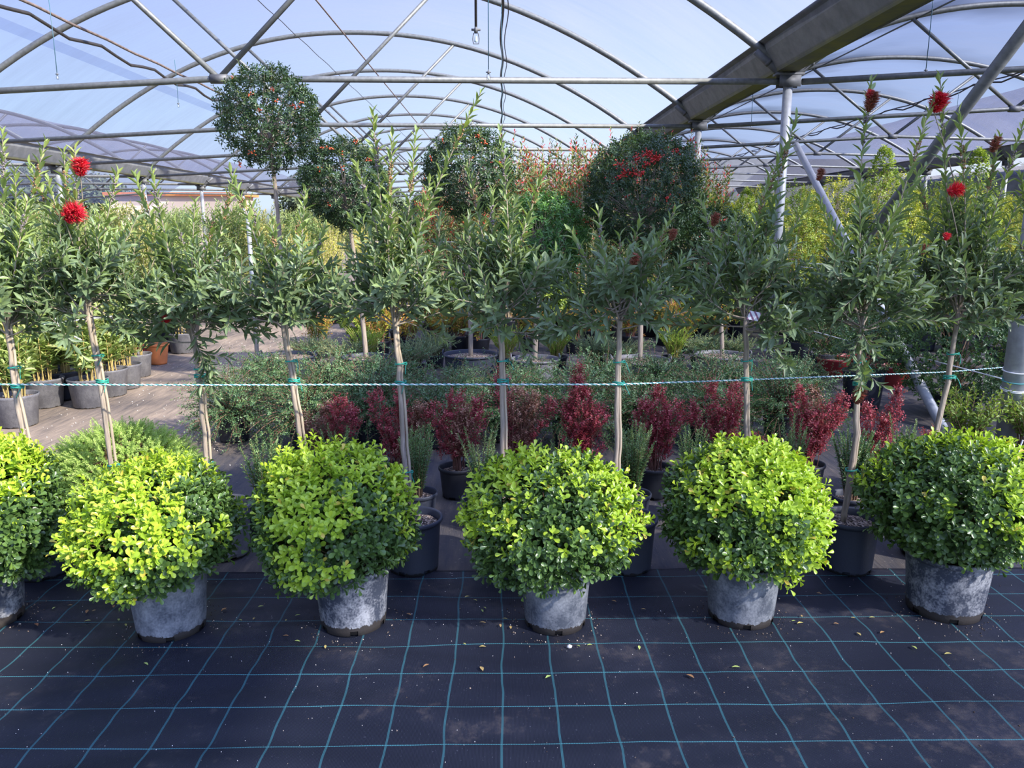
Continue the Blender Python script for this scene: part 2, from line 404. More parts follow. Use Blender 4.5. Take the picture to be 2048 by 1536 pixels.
# ------------------------------------------------------------------ scene helpers
def thing(name, label, cat, loc=(0, 0, 0), group=None, rz=0.0):
    o = bpy.data.objects.new(name, None); C.objects.link(o)
    o.empty_display_size = 0.1; o.location = loc; o.rotation_euler = (0, 0, rz)
    o['label'] = label; o['category'] = cat
    if group: o['group'] = group
    return o
def tag(o, label, cat, group=None):
    o['label'] = label; o['category'] = cat
    if group: o['group'] = group
    return o
def struct(o, label=None):
    o['kind'] = 'structure'
    if label: o['label'] = label
    return o
def copy_tree(o, parent=None):
    c = o.copy(); C.objects.link(c)
    if parent is not None: c.parent = parent
    for ch in o.children: copy_tree(ch, c)
    return c
PROTO = {}
def place(key, maker, loc, label, cat, group=None, rz=None, sc=1.0):
    """first call builds the plant and moves it here, later ones copy it with its parts"""
    first = key not in PROTO
    if first: PROTO[key] = maker()
    o = PROTO[key] if first else copy_tree(PROTO[key])
    o.location = loc; o.rotation_euler = (0, 0, random.uniform(0, 6.28) if rz is None else rz)
    o.scale = (sc, sc, sc) if isinstance(sc, (int, float)) else sc
    o['label'] = label; o['category'] = cat
    if group: o['group'] = group
    elif 'group' in o: del o['group']
    return o
def make_pot(root, r_top, r_bot, h, mat, k=48, holes=6, rim=0.012, soil=True, handles=False):
    mb = MB()
    t = 0.004
    prof = [(0.0, 0.002), (r_bot - 0.012, 0.0), (r_bot, 0.008), (r_bot + (r_top - r_bot) * 0.11, h * 0.11), (r_bot + (r_top - r_bot) * 0.5, h * 0.5),
            (r_top - 0.001, h - 0.03), (r_top, h - 0.022), (r_top + rim * 0.7, h - 0.020), (r_top + rim, h - 0.014), (r_top + rim, h - 0.004), (r_top + rim * 0.7, h),
            (r_top + rim * 0.2, h), (r_top - t, h - 0.006), (r_top - t - 0.003, h - 0.05), (r_bot - t, 0.012), (0.0, 0.010)]
    if k < 30: prof = [prof[i] for i in (1, 2, 5, 7, 9, 10, 11, 12, 13, 14)]
    sk = None
    if holes and k >= 30:
        step = k // holes
        sk = lambda i, j: i == 2 and (j % step) in (0, 1)
    lathe(mb, prof, k, skip=sk)
    hd = []
    if handles:
        for sgn in (-1, 1):
            p = [(sgn * (r_top + 0.01), y, h - 0.01 + z) for y, z in ((-0.06, 0), (-0.06, 0.035), (-0.045, 0.045), (0.045, 0.045), (0.06, 0.035), (0.06, 0))]
            hm = MB(); tube(hm, p, 0.007, 6); hd.append(hm)
    o = mb.build('pot', mat, root)
    for hm in hd: hm.build('handle', mat, o)
    if soil:
        sb = MB(); kk = 28 if k >= 30 else 14; rs = r_top - 0.010
        zt = h - 0.035
        ring = [(rs * f, zt + 0.012 * (1 - f * f)) for f in (0.0, 0.25, 0.5, 0.75, 0.92, 1.0)] + [(rs * 0.99 - 0.002, zt - 0.03)]
        lathe(sb, ring, kk)
        v = sb.v[0]; v[:, 2] += rng.normal(size=len(v)) * 0.0025
        sb.build('soil', M['soil'], root)
    return o

# ================================================================== SETTING
def ground_mat():
    m, t, o = new_mat('old_ground_cloth')
    v = coords(t, (1, 1, 1), 'Object')
    s = t.nodes.new('ShaderNodeSeparateXYZ'); t.links.new(v, s.inputs[0])
    n1 = noise(t, 1.1, 5, 0.6, v); 
    st = t.nodes.new('ShaderNodeMapping'); st.inputs['Scale'].default_value = (9, 1.1, 1); st.inputs['Rotation'].default_value = (0, 0, 0.25); t.links.new(v, st.inputs[0])
    n2 = noise(t, 2.2, 5, 0.65, st.outputs[0]); n3 = noise(t, 55, 2, 0.6, v)
    pathx = mathn(t, 'MULTIPLY', mathn(t, 'SUBTRACT', -1.9, s.outputs['X']), 1.6, True)
    dirt = mathn(t, 'ADD', mathn(t, 'MULTIPLY', n1.outputs['Fac'], 0.6), mathn(t, 'MULTIPLY', n2.outputs['Fac'], 0.5))
    dirt = mathn(t, 'ADD', dirt, mathn(t, 'MULTIPLY', pathx, 0.22))
    r = ramp(t, ((0.42, (0.026, 0.030, 0.044)), (0.60, (0.082, 0.072, 0.064)), (0.75, (0.20, 0.160, 0.120)), (0.92, (0.36, 0.28, 0.195))), dirt)
    sp = ramp(t, ((0.66, (0, 0, 0)), (0.72, (1, 1, 1))), n3.outputs['Fac'])
    c = mixc(t, mathn(t, 'MULTIPLY', sp.outputs[0], 0.5), r.outputs[0], (0.40, 0.34, 0.26))
    principled(t, o, c, 0.7, bump=n2.outputs['Fac'], bstr=0.5, bdist=0.02)
    return m
def grid_mesh(x0, x1, y0, y1, nx, ny, zf):
    xs = np.linspace(x0, x1, nx); ys = np.linspace(y0, y1, ny)
    X, Y = np.meshgrid(xs, ys); Z = zf(X, Y)
    V = np.stack([X, Y, Z], -1).reshape(-1, 3)
    i = np.arange(ny - 1)[:, None] * nx; j = np.arange(nx - 1)[None]
    Fc = np.stack([i + j, i + j + 1, i + nx + j + 1, i + nx + j], -1).reshape(-1, 4)
    return V, Fc
mb = MB(); V, Fc = grid_mesh(-32, 32, -6, 80, 3, 3, lambda X, Y: X * 0); mb.add(V, Fc)
struct(mb.build('floor', ground_mat()))
def cloth_mat():
    m, t, o = new_mat('woven_ground_cloth')
    v = coords(t)
    s = t.nodes.new('ShaderNodeSeparateXYZ'); t.links.new(v, s.inputs[0])
    def line(sock, off, pitch, hw):
        a = mathn(t, 'ADD', sock, off); a = mathn(t, 'DIVIDE', a, pitch); a = mathn(t, 'FRACT', a)
        a = mathn(t, 'ABSOLUTE', mathn(t, 'SUBTRACT', a, 0.5)); return mathn(t, 'LESS_THAN', a, hw / pitch)
    wob = noise(t, 3.0, 2, 0.5, v)
    xw = mathn(t, 'ADD', s.outputs['X'], mathn(t, 'MULTIPLY', mathn(t, 'SUBTRACT', wob.outputs['Fac'], 0.5), 0.03))
    yw = mathn(t, 'ADD', s.outputs['Y'], mathn(t, 'MULTIPLY', mathn(t, 'SUBTRACT', wob.outputs['Fac'], 0.5), 0.02))
    lx = line(xw, 0.182 * 60.5, 0.182, 0.0036); ly = line(yw, 0.196 * 0.5 - 2.157 + 19.6, 0.196, 0.0020)
    n1 = noise(t, 2.1, 5, 0.62, v); n2 = noise(t, 18, 4, 0.7, v); n3 = noise(t, 160, 2, 0.6, v)
    rib = t.nodes.new('ShaderNodeTexWave'); rib.bands_direction = 'X'; rib.inputs['Scale'].default_value = 75; rib.inputs['Distortion'].default_value = 0.6; t.links.new(v, rib.inputs[0])
    base = mixc(t, mathn(t, 'MULTIPLY', rib.outputs['Fac'], 0.55), (0.0085, 0.0105, 0.018), (0.023, 0.027, 0.042))
    dusty = ramp(t, ((0.50, (0, 0, 0)), (0.72, (1, 1, 1))), n1.outputs['Fac'])
    base = mixc(t, mathn(t, 'MULTIPLY', dusty.outputs[0], 0.35), base, (0.050, 0.050, 0.064))
    # brown dirt smears, mostly towards the near edge
    near = mathn(t, 'MULTIPLY', mathn(t, 'SUBTRACT', 2.7, s.outputs['Y']), 0.28, True)
    sm = mathn(t, 'ADD', mathn(t, 'MULTIPLY', n2.outputs['Fac'], 0.45), mathn(t, 'MULTIPLY', n1.outputs['Fac'], 0.65))
    sm = ramp(t, ((0.60, (0, 0, 0)), (0.78, (1, 1, 1))), sm)
    base = mixc(t, mathn(t, 'MULTIPLY', sm.outputs[0], mathn(t, 'ADD', near, 0.22)), base, (0.22, 0.175, 0.13))
    sp = ramp(t, ((0.70, (0, 0, 0)), (0.74, (1, 1, 1))), n3.outputs['Fac'])
    base = mixc(t, mathn(t, 'MULTIPLY', sp.outputs[0], 0.30), base, (0.30, 0.32, 0.36))
    c = mixc(t, mathn(t, 'MULTIPLY', lx, 0.75), base, (0.036, 0.125, 0.138))
    dash = t.nodes.new('ShaderNodeTexWave'); dash.bands_direction = 'X'; dash.inputs['Scale'].default_value = 40; t.links.new(v, dash.inputs[0])
    c = mixc(t, mathn(t, 'MULTIPLY', ly, mathn(t, 'ADD', mathn(t, 'MULTIPLY', dash.outputs['Fac'], 0.5), 0.5)), c, (0.065, 0.235, 0.25))
    principled(t, o, c, 0.50, spec=0.35, bump=rib.outputs['Fac'], bstr=0.25, bdist=0.002)
    return m
def rip(X, Y):
    z = 0.004 * np.sin(9 * Y + 1.3 * np.sin(1.7 * X + 0.4)) * (0.5 + 0.5 * np.sin(1.1 * X + 2.1 * Y)) + 0.003 * np.sin(23 * Y + 2.2 * np.sin(2.3 * X)) * (0.5 + 0.5 * np.sin(3.1 * X - Y)) + 0.0015 * np.sin(41 * Y + 3 * np.sin(3.3 * X + 1))
    return z * np.where(X < 0.3, 1.35, 0.8) + 0.016
mb = MB(); V, Fc = grid_mesh(-9, 9, -1.0, 3.42, 260, 240, rip)
last = V[:, 1] > 3.419
V[:, 1] += np.where(last, 0.03 * np.sin(2.1 * V[:, 0]) + 0.015 * np.sin(7 * V[:, 0]), 0); V[last, 2] = 0.004
mb.add(V, Fc)
struct(mb.build('ground_cloth', cloth_mat()), 'black woven ground cloth with a teal grid under the front pots')

# ---- greenhouse roof film
def film_mat(name, tint, mix, shade_bands=False):
    m, t, o = new_mat(name)
    v = coords(t, (1, 1, 1))
    mp = t.nodes.new('ShaderNodeMapping'); mp.inputs['Scale'].default_value = (0.35, 2.2, 0.35); t.links.new(v, mp.inputs[0])
    n = noise(t, 2.0, 5, 0.65, mp.outputs[0])
    n2 = noise(t, 0.5, 3, 0.5, v)
    d = mathn(t, 'ADD', mathn(t, 'MULTIPLY', n.outputs['Fac'], 0.5), mathn(t, 'MULTIPLY', n2.outputs['Fac'], 0.5))
    cc = ramp(t, ((0.35, tuple(x * 0.90 for x in tint)), (0.6, tint)), d)
    if shade_bands:   # layered-film shade painted into the colour, darkest behind each arch and towards the gutter
        s = t.nodes.new('ShaderNodeSeparateXYZ'); t.links.new(v, s.inputs[0])
        fy = mathn(t, 'FRACT', mathn(t, 'DIVIDE', mathn(t, 'SUBTRACT', s.outputs['Y'], 1.2 + mix), 4.4))
        fy = mathn(t, 'ADD', fy, mathn(t, 'MULTIPLY', mathn(t, 'SUBTRACT', n2.outputs['Fac'], 0.5), 0.8))
        fx = mathn(t, 'MULTIPLY', mathn(t, 'SUBTRACT', 13.5, s.outputs['X']), 0.14, True)
        b = ramp(t, ((0.0, (0.9, 0.9, 0.9)), (0.35, (0.0, 0.0, 0.0)), (0.70, (0.15, 0.15, 0.15)), (1.0, (0.9, 0.9, 0.9))), fy)
        g = mathn(t, 'MULTIPLY', b.outputs[0], fx)
        c2 = mixc(t, g, cc.outputs[0], tuple(x * 0.16 for x in tint))
        cc = c2.node; cc_out = c2
    else: cc_out = cc.outputs[0]
    tr = t.nodes.new('ShaderNodeBsdfTransparent'); t.links.new(cc_out, tr.inputs[0])
    tl = t.nodes.new('ShaderNodeBsdfTranslucent'); tl.inputs[0].default_value = (0.62, 0.63, 0.68, 1)
    if shade_bands: t.links.new(mixc(t, g, (0.62, 0.63, 0.68), (0.10, 0.10, 0.13)), tl.inputs[0])
    df = t.nodes.new('ShaderNodeBsdfDiffuse'); df.inputs[0].default_value = (0.42, 0.42, 0.46, 1)
    m1 = t.nodes.new('ShaderNodeMixShader'); m1.inputs[0].default_value = 0.35
    t.links.new(tl.outputs[0], m1.inputs[1]); t.links.new(df.outputs[0], m1.inputs[2])
    m2 = t.nodes.new('ShaderNodeMixShader')
    f = ramp(t, ((0.30, (mix * 1.5,) * 3), (0.65, (mix * 0.75,) * 3)), d)
    t.links.new(f.outputs[0], m2.inputs[0])
    t.links.new(tr.outputs[0], m2.inputs[1]); t.links.new(m1.outputs[0], m2.inputs[2]); t.links.new(m2.outputs[0], o.inputs[0])
    return m
# bays: x0, z0 (tie/gutter level), x1, z1, apex z, z of tie at the centre
BAYS = {'middle': (-10.25, 2.98, 3.55, 3.33, 5.84, 3.33), 'right': (3.55, 3.33, 14.65, 3.50, 5.35, 3.62),
        'left': (-21.5, 2.65, -10.25, 2.98, 4.9, 3.0), 'far_right': (14.65, 3.50, 26.0, 3.9, 6.6, 3.9)}
def arch_z(b, x):
    x0, z0, x1, z1, za, _ = BAYS[b]; xc = (x0 + x1) / 2; h = (x1 - x0) / 2
    u = (x - xc) / h; zb = np.where(u < 0, z0, z1) + 0.05
    return zb + (za - zb) * (1 - np.abs(u) ** 2.15)
YS = [5.25] + [10.0 + 4.4 * i for i in range(9)]
FILM = film_mat('roof_film', (0.92, 0.93, 0.985), 0.14)
FILM_R = film_mat('grey_roof_film', (0.62, 0.63, 0.70), 0.24)
FILM_S = film_mat('shade_banded_film', (0.60, 0.63, 0.76), 0.075, True)
for i, b in enumerate(('middle', 'right', 'left', 'far_right')):
    x0, z0, x1, z1, za, zt = BAYS[b]
    V, Fc = grid_mesh(x0, x1, -9.8, 49.6, 49, 70, lambda X, Y: arch_z(b, X) + 0.05 - 0.03 * np.sin((Y - 5.6) / 4.4 * math.pi) ** 2 + 0.01 * np.sin(X * 1.7 + Y * 0.9))
    mb = MB().add(V, Fc)
    struct(mb.build('ceiling', {'middle': FILM, 'right': FILM_S}.get(b, FILM_R)), '%s bay roof of translucent film' % b.replace('_', ' '))
def seam():
    mb = MB()
    for xs in (-7.9,):
        z = float(arch_z('middle', np.array(xs))) + 0.02
        V, Fc = grid_mesh(xs - 0.10, xs + 0.10, -4, 49, 2, 50, lambda X, Y: arch_z('middle', X) + 0.035)
        mb.add(V, Fc)
    return mb
m_, t_, o_ = new_mat('film_overlap')
tr_ = t_.nodes.new('ShaderNodeBsdfTransparent'); tr_.inputs[0].default_value = (0.78, 0.80, 0.90, 1); t_.links.new(tr_.outputs[0], o_.inputs[0])
struct(seam().build('trim_1', m_), 'overlapping seam along the roof film')

# ---- trusses
words = ['nearest', 'second', 'third', 'fourth', 'fifth', 'sixth', 'seventh', 'eighth', 'ninth', 'tenth']
def truss(b, i, Y):
    x0, z0, x1, z1, za, zt = BAYS[b]; xc = (x0 + x1) / 2
    if b == 'middle': xc = -3.4
    nm = {'middle': 'middle', 'right': 'right', 'left': 'left'}[b]
    t = thing('roof_truss', '%s curved steel roof truss from the camera over the %s bay' % (words[i], nm), 'roof truss', (xc, Y, 0), 'steel trusses of the %s bay' % nm)
    xs = np.linspace(x0 + 0.05, x1 - 0.05, 44 if i < 6 else 26)
    P = np.stack([xs - xc, xs * 0, arch_z(b, xs)], -1)
    k = 10 if i < 5 else 6
    mb = MB(); tube(mb, P, 0.052, k); mb.build('arch', M['galv'], t)
    mb = MB(); tube(mb, [(x0 + 0.12 - xc, 0, z0 - 0.02), (0, 0, zt), (x1 - 0.12 - xc, 0, z1 - 0.02)], 0.038, k)
    o = mb.build('tie_beam', M['galv'], t)
    for sg in (-1, 1):
        xa = sg * 2.35 * (1 if b == 'middle' else 0.85)
        mb = MB(); tube(mb, [(0, 0, zt), (xa, 0, float(arch_z(b, np.array(xa + xc))) - 0.01)], 0.034, 8)
        mb.build('strut', M['galv'], t)
    mb = MB(); tube(mb, [(-0.10, 0, zt - 0.003), (0.10, 0, zt - 0.003)], 0.058, 10); mb.build('node_clamp', M['dark_steel'], t)
for i, Y in enumerate(YS):
    if i < 10: truss('middle', i, Y)
    if 0 < i < 9: truss('right', i, Y)
    if i >= 3 and i < 8: truss('left', i, Y)
# ---- columns, gutters
def column(x, Y, h, label, k=24, r=0.058):
    t = thing('column', label, 'post', (x, Y, 0))
    mb = MB(); tube(mb, [(0, 0, 0), (0, 0, h * 0.5), (0, 0, h - 0.03)], r, k); mb.build('post', M['galv_post'], t)
    mb = MB()
    for sg in (-1, 1):
        tube(mb, [(sg * 0.03, 0, h - 0.07), (sg * 0.16, 0, h + 0.06), (sg * 0.42, 0, h + 0.26)], [0.055, 0.052, 0.046], 12)
        tube(mb, [(sg * 0.24, 0, h + 0.125), (sg * 0.27, 0, h + 0.15)], 0.058, 12)
    box(mb, (0, 0, h - 0.01), (0.34, 0.15, 0.03)); box(mb, (0, 0.05, h - 0.09), (0.26, 0.012, 0.13)); box(mb, (0, -0.07, h - 0.09), (0.26, 0.012, 0.13))
    mb.build('bracket', M['dark_steel'], t)
    mb = MB(); lathe(mb, [(0.0, 0.02), (0.10, 0.02), (0.11, 0.0)], 16); mb.build('base_plate', M['galv_post'], t)
    return t
lab = ['thick grey steel post with white rope coiled round it, behind the far right topiary', 'grey steel column with moulded roof bracket where the two diagonal braces meet', 'grey steel column behind the big berry crown, second in the row', 'distant grey steel column under the gutter, third in the row']
for i in range(8):
    l = lab[i] if i < 4 else '%s distant grey column along the gutter between middle and right bay' % words[i]
    column(3.55 if i == 0 else 3.50, YS[i], 3.40, l, r=0.073 if i == 0 else 0.056)
for i in range(2, 8):
    column(-10.25, YS[i], 2.92, '%s grey column along the left gutter' % words[i - 2], 10)
for i in range(3, 8):
    column(14.65, YS[i], 3.44, '%s grey column along the far right gutter' % words[i - 3], 10)
def moss_mat():
    m, t, o = new_mat('mossy_gutter')
    v = coords(t); s = t.nodes.new('ShaderNodeSeparateXYZ'); t.links.new(v, s.inputs[0])
    n = noise(t, 5, 5, 0.65, v); n2 = noise(t, 0.9, 3, 0.5, v)
    mo = ramp(t, ((0.40, (0.10, 0.105, 0.085)), (0.55, (0.15, 0.15, 0.06)), (0.72, (0.22, 0.21, 0.05))), mathn(t, 'ADD', mathn(t, 'MULTIPLY', n.outputs['Fac'], 0.6), mathn(t, 'MULTIPLY', n2.outputs['Fac'], 0.4)))
    gr = ramp(t, ((0.35, (0.17, 0.18, 0.185)), (0.7, (0.27, 0.28, 0.29))), n.outputs['Fac'])
    f = ramp(t, ((0.02, (1, 1, 1)), (0.05, (0, 0, 0))), s.outputs['Z'])
    c = mixc(t, f.outputs[0], gr.outputs[0], mo.outputs[0]); principled(t, o, c, 0.65, 0.1); return m
M['gutter'] = moss_mat()
def gutter(x, z, label, y0=-4, y1=49):
    prof = [(-0.36, 0.34), (-0.29, 0.31), (-0.27, 0.24), (-0.13, 0.03), (-0.12, 0.0), (0.12, 0.0), (0.13, 0.03), (0.27, 0.24), (0.29, 0.31), (0.36, 0.34),
            (0.36, 0.346), (0.28, 0.32), (0.26, 0.25), (0.115, 0.012), (-0.115, 0.012), (-0.26, 0.25), (-0.28, 0.32), (-0.36, 0.346)]
    n = len(prof); V = [(a, y, b) for y in (y0, y1) for a, b in prof]
    Fq = [(i, (i + 1) % n, n + (i + 1) % n, n + i) for i in range(n)]
    o = MB().add(V, Fq).build('gutter', M['gutter'], None, smooth=False, loc=(x, 0, z))
    tag(o, label, 'gutter')
gutter(3.46, 3.42, 'wide steel roof gutter with mossy green underside, resting on the near grey columns')
gutter(-10.25, 2.95, 'long steel roof gutter on the left edge of the middle bay')
gutter(14.65, 3.47, 'steel roof gutter on the far side of the right bay')
# diagonal braces
def bar(name, p, q, r, mat, label, cat, group=None, k=14):
    mb = MB(); p = Vector(p); q = Vector(q); tube(mb, [(0, 0, 0), tuple((q - p) / 2), tuple(q - p)], r, k)
    return tag(mb.build(name, mat, None, loc=p), label, cat, group)
bar('diagonal_brace', (3.50, 5.95, 0.02), A(1592, 290, 9.9), 0.040, M['galv_post'], 'pale steel diagonal brace sloping down towards the near post', 'brace')
bar('diagonal_brace', (3.60, 9.85, 0.05), (3.60, 5.42, 3.10), 0.046, M['galv'], 'grey steel diagonal brace rising towards the upper right corner', 'brace')
bar('support_pole', G(516, 737), tuple(G(516, 737) + Vector((0, 0, 1.75))), 0.024, M['galv_post'], 'thin grey pole standing at the edge of the dirt path', 'pole')
# purlins, hoses, cables along the bay
def longline(x, b, dz, r, mat, name, label, cat, y0=-2, y1=48, wav=0.0, dx=0.0, k=6):
    ys = np.linspace(y0, y1, 90); z = float(arch_z(b, np.array(x))) + dz
    P = np.stack([dx * np.sin(ys * 1.43), ys, z + wav * np.sin(ys * 1.43) ** 2 * -1], -1)
    mb = MB(); tube(mb, P, r, k); return tag(mb.build(name, mat, None, loc=(x, 0, 0)), label, cat)
longline(-3.5, 'middle', -0.06, 0.016, M['rusty'], 'ridge_purlin', 'slightly rusty purlin running along the ridge of the middle bay', 'purlin')
longline(-4.6, 'middle', 0.02, 0.008, M['hose'], 'roof_cable', 'thin black cable beside the rusty ridge purlin', 'cable', wav=0.02)
longline(-7.25, 'middle', -0.07, 0.026, M['rusty'], 'water_pipe', 'upper brown water pipe under the left side of the roof', 'pipe', wav=0.02)
longline(-7.35, 'middle', -0.14, 0.030, M['hose'], 'water_pipe', 'lower sagging black water pipe under the left side of the roof', 'pipe', wav=0.12)
longline(0.02, 'middle', -0.06, 0.028, M['hose'], 'cable_bundle', 'dark bundled cable running along the middle of the roof', 'cable', wav=0.02, dx=0.02)
longline(0.10, 'middle', -0.11, 0.010, M['hose'], 'water_pipe', 'thin black pipe twisted along the dark cable bundle', 'pipe', wav=0.03, dx=0.03)
longline(11.6, 'right', -0.06, 0.016, M['hose'], 'water_pipe', 'upper black pipe under the right bay roof', 'pipe', wav=0.03)
longline(11.5, 'right', -0.10, 0.020, M['hose'], 'water_pipe', 'lower sagging black pipe under the right bay roof', 'pipe', wav=0.14)
longline(7.2, 'right', -0.05, 0.016, M['galv'], 'ridge_purlin', 'thin steel purlin along the right bay roof', 'purlin')
longline(6.3, 'right', 0.0, 0.008, M['hose'], 'roof_cable', 'thin black cable along the right bay roof', 'cable', wav=0.02)
def sprinkler(px, py, Y, ztop, label, big=1.0, mat='tube_blue'):
    p = A(px, py, Y)
    t = thing('sprinkler', label, 'sprinkler', p, 'sprinklers hanging from the roof')
    mb = MB(); tube(mb, [(0, 0, 0.05), (0.003, 0, (ztop - p.z) * 0.5), (-0.004, 0, ztop - p.z)], 0.0045 * big, 6); mb.build('drop_tube', M[mat], t)
    mb = MB(); lathe(mb, [(0.0, 0.03), (0.010, 0.03), (0.012, 0.05), (0.007, 0.06), (0.004, 0.075)], 10)
    box(mb, (0, 0, 0.048), (0.050, 0.012, 0.010)); mb.build('connector', M['dark_steel'], t)
    mb = MB(); tube(mb, [(-0.012, 0, 0.03), (-0.018, 0, 0.0), (-0.014, 0, -0.025), (0.014, 0, -0.025), (0.018, 0, 0.0), (0.012, 0, 0.03)], 0.0028, 6); mb.build('nozzle_frame', M['dark_steel'], t)
    mb = MB(); lathe(mb, [(0.0, 0.018), (0.006, 0.012), (0.009, -0.008), (0.011, -0.012), (0.0, -0.02)], 10); mb.build('spinner', M['clear'], t)
sprinkler(952, 78, 4.6, 5.2, 'largest hanging sprinkler nozzle, near the top edge above the middle', 1.6, 'hose')
sprinkler(977, 155, 8.0, 5.2, 'small sprinkler on a blue green tube behind the large one')
sprinkler(1004, 300, 14, 5.2, 'distant sprinkler under the dark cable bundle')
sprinkler(115, 155, 12.6, 5.0, 'hanging sprinkler nearest the upper left corner', 1.3)
sprinkler(357, 212, 17.5, 5.0, 'hanging sprinkler left of the tall berry standard', 1.2)
sprinkler(1851, 148, 11.0, 5.1, 'hanging sprinkler between the two tall red bottlebrush spikes', 1.3)
sprinkler(1502, 252, 19.0, 5.0, 'hanging sprinkler just left of the near bracketed column', 1.4)
sprinkler(1912, 235, 20.0, 4.9, 'distant hanging sprinkler under the right bay pipes', 1.3)
# far end
def brick_mat():
    m, t, o = new_mat('far_brick'); b = t.nodes.new('ShaderNodeTexBrick'); b.inputs['Scale'].default_value = 1.5
    b.inputs['Color1'].default_value = (0.55, 0.26, 0.15, 1); b.inputs['Color2'].default_value = (0.62, 0.34, 0.2, 1); b.inputs['Mortar'].default_value = (0.6, 0.5, 0.4, 1)
    t.links.new(coords(t, (1, 1, 1), 'Object'), b.inputs[0]); principled(t, o, b.outputs[0], 0.85); return m
M['brick'] = brick_mat()
M['tan'] = simple('tan_wall', (0.55, 0.38, 0.25), 0.9, var=0.15, scale=3)
M['shade_net'] = simple('shade_net', (0.16, 0.17, 0.16), 0.9, var=0.25, scale=2, sc3=(1, 1, 1))
t = thing('brick_building', 'small brick red building far beyond the left shrubs', 'building', (-20.5, 52, 0))
MB_ = MB(); box(MB_, (0, 0, 1.7), (8, 3, 3.4)); MB_.build('wall', M['brick'], t, smooth=False)
MB_ = MB(); box(MB_, (0, 0, 3.5), (8.6, 3.6, 0.2)); MB_.build('roof', M['terracotta'], t, smooth=False)
mb = MB(); box(mb, (0, 0, 1.3), (24, 0.25, 2.6)); struct(mb.build('wall_left', M['tan'], None, smooth=False, loc=(-33, 34, 0)), 'tan wall far on the left')
def net(name, p, q, h, label):
    p = Vector(p); q = Vector(q); d = (q - p).normalized(); n = Vector((-d.y, d.x, 0)) * 0.02
    V = [tuple(p + n), tuple(q + n), tuple(q + n + Vector((0, 0, h))), tuple(p + n + Vector((0, 0, h))), tuple(p - n), tuple(q - n), tuple(q - n + Vector((0, 0, h))), tuple(p - n + Vector((0, 0, h)))]
    struct(MB().add(V, [(0, 1, 2, 3), (5, 4, 7, 6), (3, 2, 6, 7), (0, 4, 5, 1), (1, 5, 6, 2), (0, 3, 7, 4)]).build(name, M['shade_net'], None, smooth=False), label)
net('wall_right', (26, -4, 0), (26, 49.7, 0), 4.5, 'grey shade netting on the right side')
net('wall_back', (3.6, 49.8, 0), (26, 49.8, 0), 5.6, 'grey shade netting at the back of the right bays')

# ================================================================== PLANTS
def core_stems(mb, n, top_pts, base=(0, 0, 0.2), r0=0.008):
    for p in top_pts[:n]:
        q = np.array(p); tube(mb, to_point(base, q, 0.2, 6), np.linspace(r0, r0 * 0.3, 6), 5, cap=False)
def patch(P, f=9.0, ph=0.0):
    return (np.sin(P[:, 0] * f + ph) + np.sin(P[:, 1] * f * 1.1 + 2 * ph + 1) + np.sin(P[:, 2] * f * 0.9 + 3 * ph + 2)) / 3
def rosettes(mb, P, D, kind, L, Wd, nl, slen, new, lo=(0.05, 0.5), hi=(0.66, 0.93), spread=52):
    """every point carries a short shoot with opposite leaf pairs"""
    n = len(P); D = nrm(D)
    ref = nrm(rng.normal(size=(n, 3))); U = nrm(np.cross(D, ref)); Vv = np.cross(D, U)
    for j in range(nl):
        pr = j // 2; ang = (j % 2) * math.pi + pr * math.pi / 2 + rng.normal(size=n) * 0.2
        fr = pr / max(1, (nl // 2))
        rad = np.cos(ang)[:, None] * U + np.sin(ang)[:, None] * Vv
        a = np.radians(spread * (1.25 - 0.65 * fr) + rng.normal(size=n) * 8)[:, None]
        d = np.cos(a) * D + np.sin(a) * rad
        pos = P + D * (slen * fr)
        sz = L * (1.0 - 0.25 * fr) * (1 + rng.uniform(-0.22, 0.15, n))
        r = np.where(new, hi[0] + (hi[1] - hi[0]) * np.clip(0.35 * fr + 0.65 * rng.random(n), 0, 1), lo[0] + (lo[1] - lo[0]) * rng.random(n))
        r = np.where(new & (rng.random(n) < 0.03), 0.99, r)
        leaves(mb, kind, pos, d, D, sz, sz * Wd / L, r)
